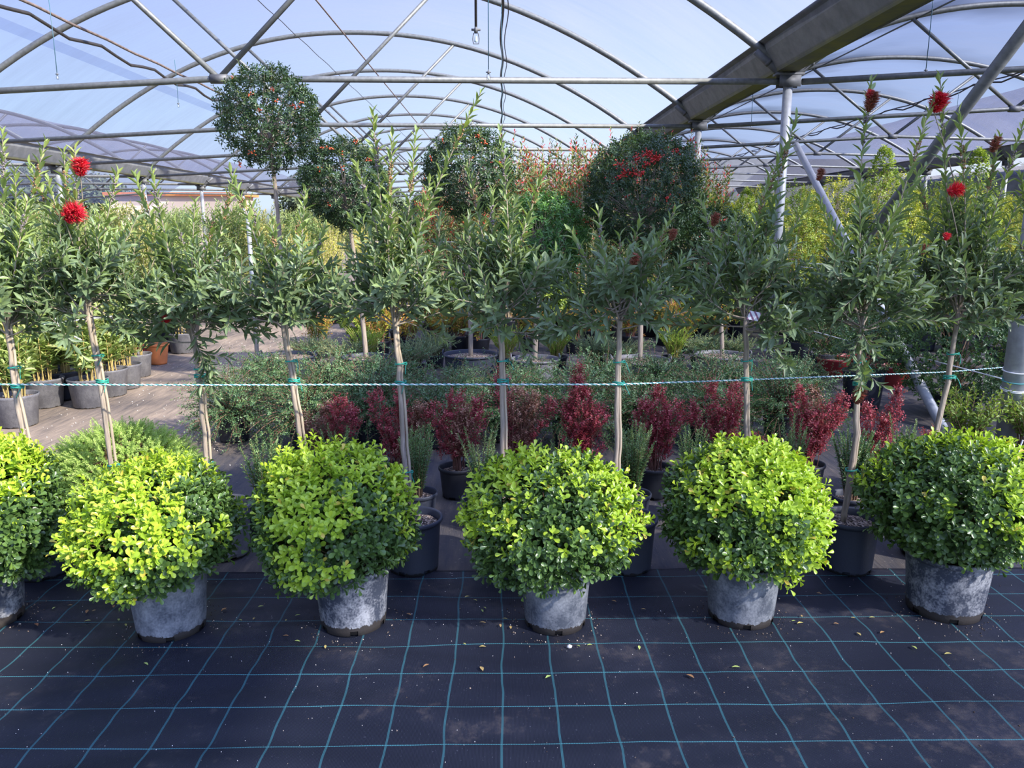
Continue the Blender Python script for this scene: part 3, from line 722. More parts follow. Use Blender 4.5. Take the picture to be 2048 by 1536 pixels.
# ---- clipped boxwood balls
def ball(pot_px, ball_px, rx, rz, new_lit_dir, new_lit_amt, label, r_pot=0.150, h_pot=0.265, seed=0, mat='pot_dusty', zc=None):
    global rng
    rng = np.random.default_rng(100 + seed)
    g = G(*pot_px); Y = g.y
    t = thing('topiary_shrub', label, 'potted shrub', (g.x, g.y, 0.012), 'clipped ball shrubs in the front row')
    make_pot(t, r_pot, r_pot * 0.86, h_pot, M[mat], 54, 6, rim=0.010)
    t.rotation_euler = (0, 0, seed * 0.9)
    inv = np.array(Matrix.Rotation(-seed * 0.9, 3, 'Z'))
    b = A(*ball_px, Y + 0.0); rz *= 0.965; c = np.array((b.x - g.x, b.y - g.y, b.z - 0.020))
    n = 1420
    dirs = rdir(n)
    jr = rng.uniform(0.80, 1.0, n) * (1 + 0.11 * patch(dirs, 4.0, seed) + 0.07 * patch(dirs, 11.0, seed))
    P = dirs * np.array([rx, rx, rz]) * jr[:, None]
    nd = nrm(np.array(new_lit_dir, float))
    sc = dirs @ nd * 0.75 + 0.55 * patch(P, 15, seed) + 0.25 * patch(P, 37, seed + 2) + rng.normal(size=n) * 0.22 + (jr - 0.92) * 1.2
    new = sc > new_lit_amt - 0.17  # lime leaves: new growth, with the sunlit side put into the colour too
    D = dirs * 0.75 + np.array([0, 0, 0.55]) + rng.normal(size=(n, 3)) * 0.28
    P = P + c
    keep = P[:, 2] > h_pot - 0.045
    rr = np.hypot(P[:, 0], P[:, 1]); keep &= ~((P[:, 2] < h_pot + 0.01) & (rr < r_pot + 0.03))
    P, D, new = P[keep], D[keep], new[keep]
    P = P @ inv.T; D = D @ inv.T
    mb = MB()
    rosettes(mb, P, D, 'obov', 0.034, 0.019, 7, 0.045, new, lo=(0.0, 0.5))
    # inner leaves
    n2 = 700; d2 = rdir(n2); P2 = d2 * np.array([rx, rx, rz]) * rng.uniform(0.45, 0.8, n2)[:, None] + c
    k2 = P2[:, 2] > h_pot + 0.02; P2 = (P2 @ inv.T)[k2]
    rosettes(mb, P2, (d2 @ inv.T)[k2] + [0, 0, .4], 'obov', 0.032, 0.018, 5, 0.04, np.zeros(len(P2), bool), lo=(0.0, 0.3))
    # stray shoots
    for q in range(16):
        th = rng.random() * 6.28; el = rng.uniform(-0.7, 1.2)
        dd = np.array([math.cos(th) * math.cos(el), math.sin(th) * math.cos(el), math.sin(el)])
        p = (dd * np.array([rx, rx, rz]) * 0.93 + c) @ inv.T
        if p[2] < h_pot + 0.03: continue
        path = curve(p, (dd @ inv.T) + [0, 0, 0.4], 0.085, 0.3, 0.1, 5)
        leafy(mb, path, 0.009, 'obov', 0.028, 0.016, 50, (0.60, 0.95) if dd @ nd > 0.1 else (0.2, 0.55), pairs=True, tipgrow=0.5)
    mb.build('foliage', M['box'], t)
    mb = MB(); ci = c @ inv.T
    tube(mb, [(0, 0, h_pot - 0.05), (0.005, 0.004, h_pot + 0.05), (ci[0] * 0.5, ci[1] * 0.5, ci[2])], [0.013, 0.011, 0.008], 8)
    idx = rng.choice(len(P), 130, replace=False)
    for i in idx:
        tube(mb, to_point((ci[0] * 0.2, ci[1] * 0.2, h_pot + rng.uniform(0, 0.08)), P[i], 0.2, 6, d0=nrm(P[i] - np.array([0, 0, h_pot]))), np.linspace(0.0035, 0.0014, 6), 5, cap=False)
    mb.build('branches', M['twig'], t)
    return t
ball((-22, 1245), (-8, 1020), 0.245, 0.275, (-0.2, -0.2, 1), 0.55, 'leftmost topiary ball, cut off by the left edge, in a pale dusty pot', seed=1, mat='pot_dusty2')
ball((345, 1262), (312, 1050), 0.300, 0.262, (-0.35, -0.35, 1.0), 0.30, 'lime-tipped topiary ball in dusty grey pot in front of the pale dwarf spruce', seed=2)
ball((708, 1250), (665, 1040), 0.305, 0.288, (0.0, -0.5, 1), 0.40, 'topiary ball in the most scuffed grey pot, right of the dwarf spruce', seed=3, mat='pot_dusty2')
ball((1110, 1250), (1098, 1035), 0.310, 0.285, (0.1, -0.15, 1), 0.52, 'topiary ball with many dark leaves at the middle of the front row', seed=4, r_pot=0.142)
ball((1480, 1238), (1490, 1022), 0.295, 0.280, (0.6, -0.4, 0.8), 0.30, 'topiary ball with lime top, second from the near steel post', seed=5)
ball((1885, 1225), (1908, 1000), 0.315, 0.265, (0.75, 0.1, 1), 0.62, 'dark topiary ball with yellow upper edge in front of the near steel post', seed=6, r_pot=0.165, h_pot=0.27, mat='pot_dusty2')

# ---- bottlebrush standards
def bottle_flower(t, p, d, r=0.036, L=0.075, mat='flower', n=420, name='flower'):
    d = nrm(np.array(d, float)); p = np.array(p)
    s = rng.random(n); P = p + d * (s * L)[:, None]
    rv = rng.normal(size=(n, 3)); rv = rv - (rv @ d)[:, None] * d; D = nrm(rv) + d * 0.35
    LL = r * rng.uniform(0.6, 1.12, n) * (0.7 if mat == 'flower_old' else 1.0) * (0.7 + 0.6 * np.sin(s * math.pi))
    mb = MB(); leaves(mb, 'tiny', P, D, rdir(n), LL, np.full(n, 0.0022), rng.random(n))
    tube(mb, [p, p + d * L], 0.003, 5)
    tips = P + nrm(D) * LL[:, None]; balls(mb, tips[::2], 0.0014)
    mb.build(name, M[mat], t)
def capsules(t, path, s0, s1, mat='capsule'):
    n = int((s1 - s0) * plen(path) / 0.0022); s = rng.uniform(s0, s1, n) * plen(path)
    P, T = along(path, s); rv = rng.normal(size=(n, 3)); rv = nrm(rv - (rv * T).sum(1)[:, None] * T)
    mb = MB(); balls(mb, P + rv * 0.0075, rng.uniform(0.0036, 0.0056, n)); mb.build('seed_capsules', M[mat], t)
def bottlebrush(ground, trunk, tips, label, Y=None, flowers=(), seed=0, potmat='pot_dark', n_side=19, droops=(), caps=5, fresh=0.0, rtop=0.130, hp=0.26):
    """ground, trunk, tips: pixels of the pot foot, of points up the trunk and of shoot tips"""
    global rng
    rng = np.random.default_rng(500 + seed)
    g = G(*ground); Y = g.y
    t = thing('bottlebrush_standard', label, 'potted tree', (g.x, g.y, 0.005), 'bottlebrush standards in the roped row')
    o = np.array((g.x, g.y, 0.005))
    make_pot(t, rtop, rtop * 0.88, hp, M[potmat], 48, 6)
    tp = [np.array(A(x, y, Y)) - o for x, y in trunk]
    tp = sorted(tp, key=lambda p: p[2])
    base = np.array([tp[0][0] * (1 if abs(tp[0][0]) < 0.08 else 0.08 / abs(tp[0][0])), 0.0, hp - 0.05])
    tp = [base] + [p for p in tp if p[2] > hp + 0.03]
    for p in tp[1:]: p[1] += rng.normal() * 0.01
    path = np.array(tp); ss = np.linspace(0, plen(path), 16); path, _ = along(path, ss)
    path[1:-1] += rng.normal(size=(14, 3)) * 0.0025
    mb = MB(); tube(mb, path, np.linspace(0.0122, 0.0095, 16) * (1 + 0.08 * rng.normal(size=16)), 9); trunk_o = mb.build('trunk', M['bark'], t)
    off = np.array([0.015, 0.010, 0]); cp = path[:] + off
    cp[:, 0] += 0.004 * np.sin(np.linspace(0, 5, len(cp)))
    mb = MB(); tube(mb, cp, 0.0065, 8); mb.build('support_cane', M['cane'], t)
    for f in (0.28, 0.55, 0.80):
        q, T = along(path, np.array([f * plen(path)])); q = q[0]
        if f == 0.55: # at the rope
            i = int(np.argmin(np.abs(path[:, 2] - rope_z))); q = path[i].copy(); q[2] = rope_z - 0.012
        mb = MB(); a = np.linspace(0, 12.6 if f != 0.55 else 25, 40)
        ring = np.stack([q[0] + 0.008 + 0.026 * np.cos(a), q[1] + 0.006 + 0.024 * np.sin(a), q[2] + 0.004 * np.sin(a * 1.7) + 0.0006 * a], -1)
        tube(mb, ring, 0.0022 if f != 0.55 else 0.0032, 5)
        e = ring[-1]; tube(mb, curve(e, (rng.uniform(-1, 1), -0.6, -0.6), 0.06, -0.6, 0.15, 6), 0.0018, 5)
        mb.build('tie', M['tie'], trunk_o)
    top = path[-1]; cr = path[-1] + np.array([0, 0, 0.0])
    mbL = MB(); mbB = MB(); shoots = []
    for (x, y, *r) in tips:
        dy = r[0] if r else rng.uniform(-0.12, 0.12)
        p1 = np.array(A(x, y, Y + dy)) - o
        d0 = nrm((p1 - top) * np.array([1.1, 1.1, 0.6]) + np.array([0, 0, 0.3]))
        shoots.append((to_point(top - np.array([0, 0, rng.uniform(0, 0.04)]), p1, 0.10, 14, d0), 1))
    for i in range(n_side):
        th = i * 2.4 + rng.normal() * 0.2; el = rng.uniform(-0.12, 0.72)
        d = (math.cos(th) * math.cos(el), math.sin(th) * math.cos(el), math.sin(el))
        L = rng.uniform(0.25, 0.41)
        shoots.append((curve(top + np.array([0, 0, rng.uniform(-0.05, 0.10)]), d, L, rng.uniform(0.0, 0.7), 0.12, 10), 0))
    for (x, y) in droops:
        p1 = np.array(A(x, y, Y - 0.10)) - o
        shoots.append((to_point(top + [0, 0, 0.02], p1, 0.15, 12, nrm(p1 - top) * 0.4 + [0, -0.3, 0.5]), 0))
    tall = [p for p, k in shoots if k]
    for path_, k in shoots:
        Lp = plen(path_)
        tube(mbB, path_, np.linspace(0.0055 if k else 0.004, 0.0016, len(path_)), 5, cap=False)
        hi = (0.40, 0.78 + fresh) if k else (0.05, 0.62)
        leafy(mbL, path_, 0.0125, 'lance', 0.068, 0.0195, 44, hi, s0=0.22 if k else 0.25, tipgrow=0.45)
        # side twigs
        for q in range(int(Lp / (0.13 if k else 0.085))):
            s = rng.uniform(0.15, 0.45 if k else 0.8) * Lp
            P_, T_ = along(path_, np.array([s]))
            d = nrm(T_[0] + rng.normal(size=3) * 0.6 + [0, 0, 0.15])
            tw = curve(P_[0], d, rng.uniform(0.10, 0.22), 0.5, 0.1, 7)
            tube(mbB, tw, np.linspace(0.0022, 0.001, 7), 4, cap=False)
            leafy(mbL, tw, 0.0125, 'lance', 0.062, 0.0175, 44, (0.05, 0.66 + fresh * 0.5), s0=0.12, tipgrow=0.45)
    mbL.build('foliage', M['bottle'], t); br = mbB.build('branches', M['bark'], t)
    for i, pth in enumerate(tall[:caps]):
        a = rng.uniform(0.70, 0.80); capsules(br, pth, a, a + rng.uniform(0.10, 0.17), 'capsule' if i % 3 else 'capsule_grey')
    for fl in flowers:
        x, y = fl[0], fl[1]; kind = fl[2] if len(fl) > 2 else 'flower'; sz = fl[3] if len(fl) > 3 else 1.0
        dd = np.array(fl[4]) if len(fl) > 4 else np.array([0.2, -0.2, 0.9])
        p = np.array(A(x, y, Y - 0.12)) - o - nrm(dd) * 0.035 * sz
        bottle_flower(t, p, dd, 0.034 * sz, 0.072 * sz, kind, int(420 * sz))
        if kind == 'flower' and sz > 0.7:
            mb = MB(); q = p; tube(mb, to_point(top + [0, 0, 0.05], q, 0.08, 8), np.linspace(0.004, 0.002, 8), 5, cap=False); mb.build('flower_stem', M['bark'], t)
    return t
rope_z = A(1000, 770, 3.42).z
BB = [
 dict(ground=(85, 1150), trunk=[(15, 650), (32, 790), (58, 905)], tips=[(5, 268), (90, 285), (-60, 330), (55, 400), (-20, 420), (30, 340), (-90, 450), (60, 500)], label='bottlebrush standard at the left edge with forked double trunk', fresh=0.2, seed=1),
 dict(ground=(262, 1130), trunk=[(176, 625), (205, 790), (222, 930)], tips=[(150, 300), (128, 305), (95, 360), (235, 345), (60, 330), (255, 450), (40, 450), (200, 430), (130, 380)], flowers=[(161, 336, 'flower', 1.0), (144, 428, 'flower', 1.25, (0.8, -0.1, 0.5))], label='bottlebrush standard with two bright red flowers, rising behind the dwarf spruce', fresh=0.22, seed=2),
 dict(ground=(452, 1108), trunk=[(383, 665), (400, 780), (413, 930)], tips=[(305, 345), (268, 345), (465, 360), (350, 440), (430, 430), (390, 400), (280, 430)], flowers=[(332, 640, 'flower', 0.6)], droops=[(432, 800), (420, 745)], label='bottlebrush standard with drooping twigs and one tiny red flower, over the faded grey pot', potmat='pot_grey', fresh=0.15, seed=3),
 dict(ground=(632, 1125), trunk=[(565, 640), (586, 770), (606, 925)], tips=[(500, 400), (462, 345), (600, 425), (650, 450), (545, 440), (610, 380)], label='bottlebrush standard whose trunk goes down behind the scuffed-pot topiary ball', fresh=0.08, seed=4),
 dict(ground=(828, 1138), trunk=[(788, 645), (798, 770), (808, 900), (818, 1010)], tips=[(745, 222), (785, 270), (832, 265), (712, 330), (962, 185), (860, 360), (780, 400), (700, 430)], label='bottlebrush standard with tallest seed-dotted twigs, its bare pot right of the scuffed-pot topiary', seed=5, caps=7, fresh=0.12),
 dict(ground=(1008, 1128), trunk=[(1001, 640), (1003, 770), (1006, 920)], tips=[(1000, 265), (935, 330), (1060, 440), (985, 380), (1090, 340), (930, 440), (1035, 400)], label='bottlebrush standard with straight trunk behind the middle topiary ball', seed=6),
 dict(ground=(1252, 1138), trunk=[(1240, 640), (1233, 770), (1233, 950)], tips=[(1196, 420), (1350, 420), (1280, 440), (1140, 460), (1240, 470), (1330, 480)], flowers=[(1268, 522, 'flower_old', 0.8), (1345, 470, 'flower_old', 0.7)], label='bottlebrush standard with a withered rusty flower, its pot right of the middle topiary', seed=7),
 dict(ground=(1510, 1120), trunk=[(1490, 640), (1490, 770), (1493, 885)], tips=[(1470, 430), (1592, 232), (1540, 350), (1400, 400), (1565, 300), (1440, 470), (1620, 400)], flowers=[(1640, 350, 'flower_old', 0.7), (1430, 440, 'flower_old', 0.8)], label='bottlebrush standard crossing the bracketed column, with a small striped tag', seed=8),
 dict(ground=(1690, 1138), trunk=[(1722, 640), (1715, 770), (1706, 900), (1690, 1010)], tips=[(1742, 160), (1866, 200), (1640, 400), (1665, 440), (1720, 380), (1790, 420), (1850, 330)], flowers=[(1742, 205, 'flower_old', 1.1), (1740, 190, 'flower', 0.5), (1848, 500, 'flower_old', 0.6), (1718, 792, 'flower_old', 1.15)], droops=[(1725, 760), (1700, 720)], label='leaning bottlebrush standard with its dark open pot between the last two topiary balls', seed=9, caps=2),
 dict(ground=(1850, 1110), trunk=[(1918, 625), (1896, 740), (1874, 865)], tips=[(1880, 150), (1918, 228), (2000, 270), (2046, 250), (1830, 330), (1960, 350), (2060, 350), (1880, 400), (1990, 420)], flowers=[(1876, 207, 'flower', 1.1), (1909, 380, 'flower', 0.9, (1, 0, 0.2)), (1893, 474, 'flower', 0.45), (1990, 290, 'flower_old', 0.9)], label='bottlebrush standard with red flowers next to the near steel post', seed=10),
]
for b in BB: bottlebrush(**b)
bottlebrush((2260, 1110), [(2120, 640), (2140, 760), (2180, 880)], [(2040, 350), (2060, 250), (2090, 420), (2030, 470)], 'bottlebrush standard mostly past the right edge of the view', seed=11, n_side=20)
# small tag on the eighth standard, yellow card on the first
def card(p, w, h, mat, label, cat, rz, tilt=0.3):
    mb = MB(); box(mb, (0, 0, 0), (w, 0.0015, h)); o = mb.build('plant_tag', mat, None, smooth=False, loc=p)
    o.rotation_euler = (tilt, 0.2, rz); return tag(o, label, cat)
def stripe_mat():
    m, t, o = new_mat('striped_tag'); w = t.nodes.new('ShaderNodeTexWave'); w.inputs['Scale'].default_value = 22; w.bands_direction = 'DIAGONAL'
    t.links.new(coords(t), w.inputs[0]); r = ramp(t, ((0.3, (0.75, 0.75, 0.8)), (0.6, (0.6, 0.6, 0.7)), (0.8, (0.25, 0.12, 0.2))), w.outputs['Fac']); principled(t, o, r.outputs[0], 0.4); return m
card(A(1508, 632, 3.36), 0.055, 0.04, stripe_mat(), 'small pale striped tag under the crown of the bottlebrush by the column', 'tag', 0.2)
card(A(56, 918, 3.30), 0.085, 0.075, M['tag_yellow'], 'yellow card beside the forked trunk at the left edge', 'tag', 0.4, -0.3)

# ---- ropes
def rope(pts, r, label, n=None, two=True, name='rope', knots=()):
    P = np.array([tuple(p) for p in pts]); ss = np.linspace(0, plen(P), 4 + int(plen(P) / 0.25)); P, _ = along(P, ss)
    fine = np.linspace(0, plen(P), int(plen(P) / 0.006)); Q, T = along(P, fine)
    t = thing(name, label, 'rope', tuple(P[0])); Q = Q - P[0]
    U = nrm(np.cross(T, [0, 0, 1.0])); Vv = np.cross(T, U)
    for k in range(2):
        a = fine / 0.0065 + k * math.pi if two else fine * 0 + k * math.pi
        X = Q + r * 0.55 * (np.cos(a)[:, None] * U + np.sin(a)[:, None] * Vv)
        mb = MB(); tube(mb, X, r * 0.62, 5, cap=False); o = mb.build('strand', M['rope_white'] if k == 0 else M['rope_green'], t)
        o['label'] = 'white strand' if k == 0 else 'grey green strand'
    return t
PX0 = 3.55; PY0 = YS[0]
zr = rope_z
post_r = 0.076
pr = rope([A(-80, 768, 3.4), A(25, 769, 3.40), A(400, 770, 3.38), A(798, 769, 3.40), A(1003, 769, 3.39), A(1232, 769, 3.41), A(1490, 760, 3.9), A(1720, 751, 4.45), A(1895, 744, 4.95), A(2004, 735, PY0 - post_r)], 0.0042, 'white and green twisted rope stretched along the bottlebrush trunks to the near post')
def coil(z0, turns, r, mat, label):
    a = np.linspace(0, turns * 6.283, int(turns * 28)); P = np.stack([0.077 * np.cos(a), 0.077 * np.sin(a), a / 6.283 * r * 2.3 + 0.01 * np.sin(a)], -1)
    mb = MB(); tube(mb, P, r, 6); return tag(mb.build('rope_coil', mat, None, loc=(PX0, PY0, z0)), label, 'rope')
coil(A(2004, 740, PY0).z - 0.012, 1.4, 0.0045, M['rope_white'], 'topmost rope turn round the near steel post')
coil(A(2004, 760, PY0).z - 0.012, 1.5, 0.0045, M['rope_green'], 'middle twisted rope turn round the near steel post')
coil(A(2004, 778, PY0).z - 0.012, 2.2, 0.0040, M['rope_white'], 'lowest smooth white cord turns round the near steel post')
def cord(pts, r, label, mat='rope_white', name='cord'):
    P = np.array([tuple(p) for p in pts]); o = P[0].copy(); mb = MB(); ss = np.linspace(0, plen(P), 30); Q, _ = along(P, ss)
    tube(mb, Q - o, r, 5); return tag(mb.build(name, M[mat], None, loc=tuple(o)), label, 'cord')
cord([A(1500, 627, 9.9), A(1690, 680, 7.6), A(1850, 717, 6.4), A(2002, 757, PY0 - post_r)], 0.0045, 'white cord running from the bracketed column down to the near post')
cord([A(1590, 525, 9.9), A(1830, 540, 8.2), A(2100, 556, 6.9)], 0.005, 'upper thin white cord crossing behind the right bottlebrushes')
cord([A(1590, 533, 9.9), A(1830, 552, 8.2), A(2100, 572, 6.9)], 0.005, 'lower thin white cord crossing behind the right bottlebrushes')
cord([A(80, 650, 6.6), A(180, 637, 6.7), A(235, 632, 6.8)], 0.006, 'short white cord tied above the young laurels on the left')
cord([A(111, 636, 6.6), A(116, 650, 6.6), A(140, 668, 6.6), A(163, 680, 6.6)], 0.006, 'loose white cord end curling down above the young laurels')
cord([A(790, 483, 11.5), A(900, 484, 11.5), A(1080, 478, 11.5)], 0.005, 'thin white cord stretched across the red-tipped hedge')
cord([A(2046, 880, 4.6), A(2038, 900, 4.6), A(2040, 930, 4.6), A(2050, 950, 4.6)], 0.005, 'white cable hanging at the right edge below the post')

# ---- low plants between: barberries, spindle columns, cotoneasters
def spires(mb, mbB, specs, kind, L, Wd, dens, rnd, z0=0.2, splay=0.5):
    """specs: (dx, dy, height, radius, mi) – each spire a tapering column of twiggy leaves"""
    for dx, dy, h, r, mi in specs:
        H = h - z0; n = int(26 + 5200 * H * r)
        for q in range(n):
            u = rng.random() ** 0.8; z = z0 + 0.04 + u * (H - 0.06)
            pr = math.sqrt(max(0.03, 1 - (u - 0.30) ** 2 / 0.52)) * (0.8 + 0.35 * math.sin(7 * u + dx * 40 + dy * 90))
            th = rng.random() * 6.283; rr = r * pr * math.sqrt(rng.uniform(0.1, 1.0)); f = min(1.0, max(0.25, u * 1.5))
            p = (dx * f + rr * math.cos(th), dy * f + rr * math.sin(th), z)
            tw = curve(p, (0.45 * math.cos(th) + rng.normal() * 0.3, 0.45 * math.sin(th) + rng.normal() * 0.3, 1.0), rng.uniform(0.03, 0.075), 0.3, 0.15, 4)
            b0 = 0.10 + 0.35 * rng.random()
            leafy(mb, tw, 0.0068, kind, L, Wd, 58, (b0 + rnd[0], b0 + 0.42 + 0.30 * u), mi=mi)
            if q % 3 == 0: tube(mbB, tw, 0.0009, 3, cap=False)
        for q in range(int(5 + r * 60)):
            th = rng.random() * 6.283; e = (dx + r * 0.6 * math.cos(th), dy + r * 0.6 * math.sin(th), z0 + (h - z0) * rng.uniform(0.6, 0.97))
            tube(mbB, to_point((rng.normal() * 0.02, rng.normal() * 0.02, z0 - 0.02), e, 0.12, 6), np.linspace(0.003, 0.001, 6), 4, cap=False)
def barberry(specs, seed, potmat='pot_black', brown=0, hp=0.19, rp=0.105):
    def mk():
        global rng
        rng = np.random.default_rng(seed)
        t = thing('barberry_shrub', 'x', 'potted shrub')
        make_pot(t, rp, rp * 0.85, hp, M[potmat], 30, 6, rim=0.008)
        mb = MB(); mbB = MB(); spires(mb, mbB, specs, 'tiny', 0.0145, 0.0100, 760, (0.0, 1.0), z0=hp)
        mb.build('foliage', [M['berb'], M['berb_brown']], t); mbB.build('branches', M['red_twig'], t); return t
    return mk
def g3(px, py, z=0): v = G(px, py); return (v.x, v.y, z)
GB = 'crimson barberries behind the bottlebrush row'
place('bb1', barberry([(-.11, 0, .50, .07, 1), (.02, .03, .55, .08, 1), (.11, -.02, .60, .075, 0), (.17, .05, .52, .06, 0)], 21), g3(655, 985), 'brownish barberry at the left end of the crimson row', 'potted shrub', GB, 0)
place('bb2', barberry([(-.10, 0, .64, .06, 0), (.04, .03, .58, .08, 0), (.03, -.02, .66, .035, 0), (.15, .0, .56, .075, 1)], 22), g3(795, 990), 'barberry with two thin crimson spires left of the open-stemmed one', 'potted shrub', GB, 0)
place('bb3', barberry([(-.12, 0, .56, .07, 0), (0, .02, .62, .09, 0), (.13, .0, .60, .08, 0), (.05, -.04, .56, .08, 1)], 23), g3(915, 992), 'barberry with bare pale stems above its dark pot', 'potted shrub', GB, 0)
place('bb4', barberry([(-.10, 0, .76, .045, 0), (.0, .03, .64, .10, 1), (.08, -.02, .62, .08, 1), (.20, 0, .58, .04, 0)], 24), g3(1035, 980), 'rusty brown barberry behind the straight middle trunk', 'potted shrub', GB, 0)
place('bb5', barberry([(-.03, 0, .78, .075, 0), (-.08, .03, .56, .08, 0), (.08, -.02, .54, .10, 0), (.0, -.03, .66, .09, 0)], 25), g3(1162, 985), 'tallest deep crimson barberry, a pointed cone', 'potted shrub', GB, 0)
place('bb6', barberry([(-.07, 0, .58, .07, 0), (.02, .03, .66, .075, 0), (.11, -.02, .58, .08, 0), (.04, 0, .50, .10, 0)], 26), g3(1305, 992), 'bright crimson barberry in a dark pot right of the variegated spindle', 'potted shrub', GB, 0)
place('bb7', barberry([(-.10, 0, .66, .055, 0), (.05, .0, .68, .065, 0), (-.02, -.02, .50, .10, 0), (-.2, 0, .54, .05, 0)], 27), g3(1445, 975), 'barberry with two separate spires left of the column foot', 'potted shrub', GB, 0)
place('bb8', barberry([(-.07, 0, .66, .06, 0), (.02, .03, .64, .08, 1), (.10, -.02, .56, .09, 0), (.18, 0, .60, .05, 0), (0, -.03, .5, .12, 0)], 28), g3(1608, 985), 'widest crimson barberry with several blunt spires', 'potted shrub', GB, 0)
place('bb9', barberry([(-.07, 0, .56, .06, 0), (.10, .0, .64, .05, 0), (.04, -.02, .48, .08, 0)], 29), g3(1742, 985), 'barberry with one leaning spire at the right end of the crimson row', 'potted shrub', GB, 0)
place('bb10', barberry([(0, 0, .36, .06, 0), (.05, 0, .33, .05, 0)], 30), g3(1500, 990), 'low barberry tucked behind the eighth bottlebrush trunk', 'potted shrub', GB, 0)
place('bb11', barberry([(0, 0, .40, .05, 0), (.05, 0, .36, .04, 0)], 31), g3(1843, 990), 'tiny barberry sprig behind the last topiary ball', 'potted shrub', GB, 0)

def spindle(seed, specs, L=0.024, Wd=0.009, rnd=(0, 1), mat='rosem', kind='oval', hp=0.16, rp=0.10, potmat='pot_dark'):
    def mk():
        global rng
        rng = np.random.default_rng(seed)
        t = thing('spindle_shrub', 'x', 'potted shrub')
        make_pot(t, rp, rp * 0.85, hp, M[potmat], 36, 6, rim=0.008)
        mb = MB(); mbB = MB()
        for dx, dy, h in specs:
            path = to_point((dx * 0.25, dy * 0.25, hp - 0.02), (dx, dy, h), 0.06, 10)
            tube(mbB, path, np.linspace(0.003, 0.0012, 10), 4, cap=False)
            leafy(mb, path, 0.0042, kind, L, Wd, 50, rnd, s0=0.12, tipgrow=0.5)
        mb.build('foliage', M[mat], t); mbB.build('branches', M['twig'], t); return t
    return mk
def clump(n, r, h0, h1, seed):
    q = np.random.default_rng(seed); a = q.random(n) * 6.283; s = np.sqrt(q.random(n)) * r
    return [(s[i] * math.cos(a[i]), s[i] * math.sin(a[i]), q.uniform(h0, h1) - 0.3 * s[i]) for i in range(n)]
GS = 'small green spindles between topiaries and barberries'
place('sp1', spindle(41, clump(30, .12, .40, .56, 1), 0.028, 0.007, (0.1, 0.9), kind='lance'), g3(535, 1068), 'rosemary-like shrub left of the scuffed-pot topiary ball', 'potted shrub', GS)
place('sp2', spindle(42, clump(20, .12, .40, .58, 2), 0.022, 0.008), g3(680, 1050), 'spindle peeping over the scuffed-pot topiary ball', 'potted shrub', GS)
place('sp3', spindle(43, clump(34, .11, .42, .56, 3), 0.022, 0.009), g3(838, 1038), 'bushy spindle behind the pot of the fifth bottlebrush', 'potted shrub', GS)
place('sp4', spindle(44, clump(20, .13, .42, .58, 4), 0.022, 0.007, (0.3, 1)), g3(962, 1050), 'thin upright spindle left of the middle topiary ball', 'potted shrub', GS)
place('sp5', spindle(45, clump(52, .115, .44, .58, 5), 0.020, 0.010, (0.2, 1.0)), g3(1262, 1040), 'column spindle with cream-edged leaves right of the middle topiary', 'potted shrub', GS)
place('sp2b', spindle(46, clump(22, .10, .42, .56, 6), 0.022, 0.009), g3(1378, 1040), 'spindle at the left shoulder of the lime-topped topiary', 'potted shrub', GS)
place('sp6', spindle(47, clump(14, .08, .40, .58, 7), 0.022, 0.008, (0.3, 1)), g3(1580, 1010), 'sparse spindle over the right shoulder of the lime-topped topiary', 'potted shrub', GS)
place('sp7', spindle(48, clump(52, .13, .42, .56, 8), 0.020, 0.010, (0.0, 0.7)), g3(1697, 1045), 'dense dark spindle behind the leaning bottlebrush pot', 'potted shrub', GS)
place('sp8', spindle(49, clump(14, .08, .42, .58, 9), 0.020, 0.008), g3(1790, 1015), 'slender spindle by the left shoulder of the last topiary ball', 'potted shrub', GS)
place('sp9', spindle(50, clump(9, .1, .38, .5, 10), 0.020, 0.008), g3(1120, 1030), 'spindle hidden behind the middle topiary ball', 'potted shrub', GS)

# dwarf spruce mound
def spruce():
    t = thing('dwarf_spruce', 'pale green dwarf spruce mound behind the lime-tipped topiary', 'potted shrub', g3(262, 1075))
    make_pot(t, 0.15, 0.13, 0.2, M['pot_dark'], 36)
    mb = MB(); mbB = MB(); n = 2100
    d = rdir(n); d[:, 2] = np.abs(d[:, 2]) * 1.0; d = nrm(d)
    P = d * np.array([0.375, 0.34, 0.34]) * (1 + 0.07 * patch(d, 6, 1))[:, None] * rng.uniform(0.82, 1.0, n)[:, None] + [0, 0, 0.24]
    extra = np.array([(-0.07, -0.05, 0.60), (-0.10, -0.1, 0.58), (-0.3, -0.1, 0.47), (-0.03, 0, 0.57), (0.12, 0.0, 0.57)]); P = np.concatenate([P, extra]); d = np.concatenate([d, np.repeat([[0.0, 0, 1]], 5, 0)])
    for p, q in zip(P, d):
        dd = nrm(q * np.array([1.2, 1.2, 0.35]) + [0, 0, 0.12] + rng.normal(size=3) * 0.22)
        path = curve(p, dd, rng.uniform(0.05, 0.085), 0.2, 0.05, 4)
        leafy(mb, path, 0.0020, 'tiny', 0.015, 0.0042, 50, (0.25 + 0.2 * rng.random(), 1.0), tipgrow=0.5)
        if rng.random() < 0.4: tube(mbB, to_point((0, 0, 0.2), p, 0.1, 5, q), [0.004, 0.003, 0.003, 0.002, 0.0015], 4, cap=False)
    mb.build('foliage', M['spruce'], t); mbB.build('branches', M['twig'], t)
rng = np.random.default_rng(3)
spruce()

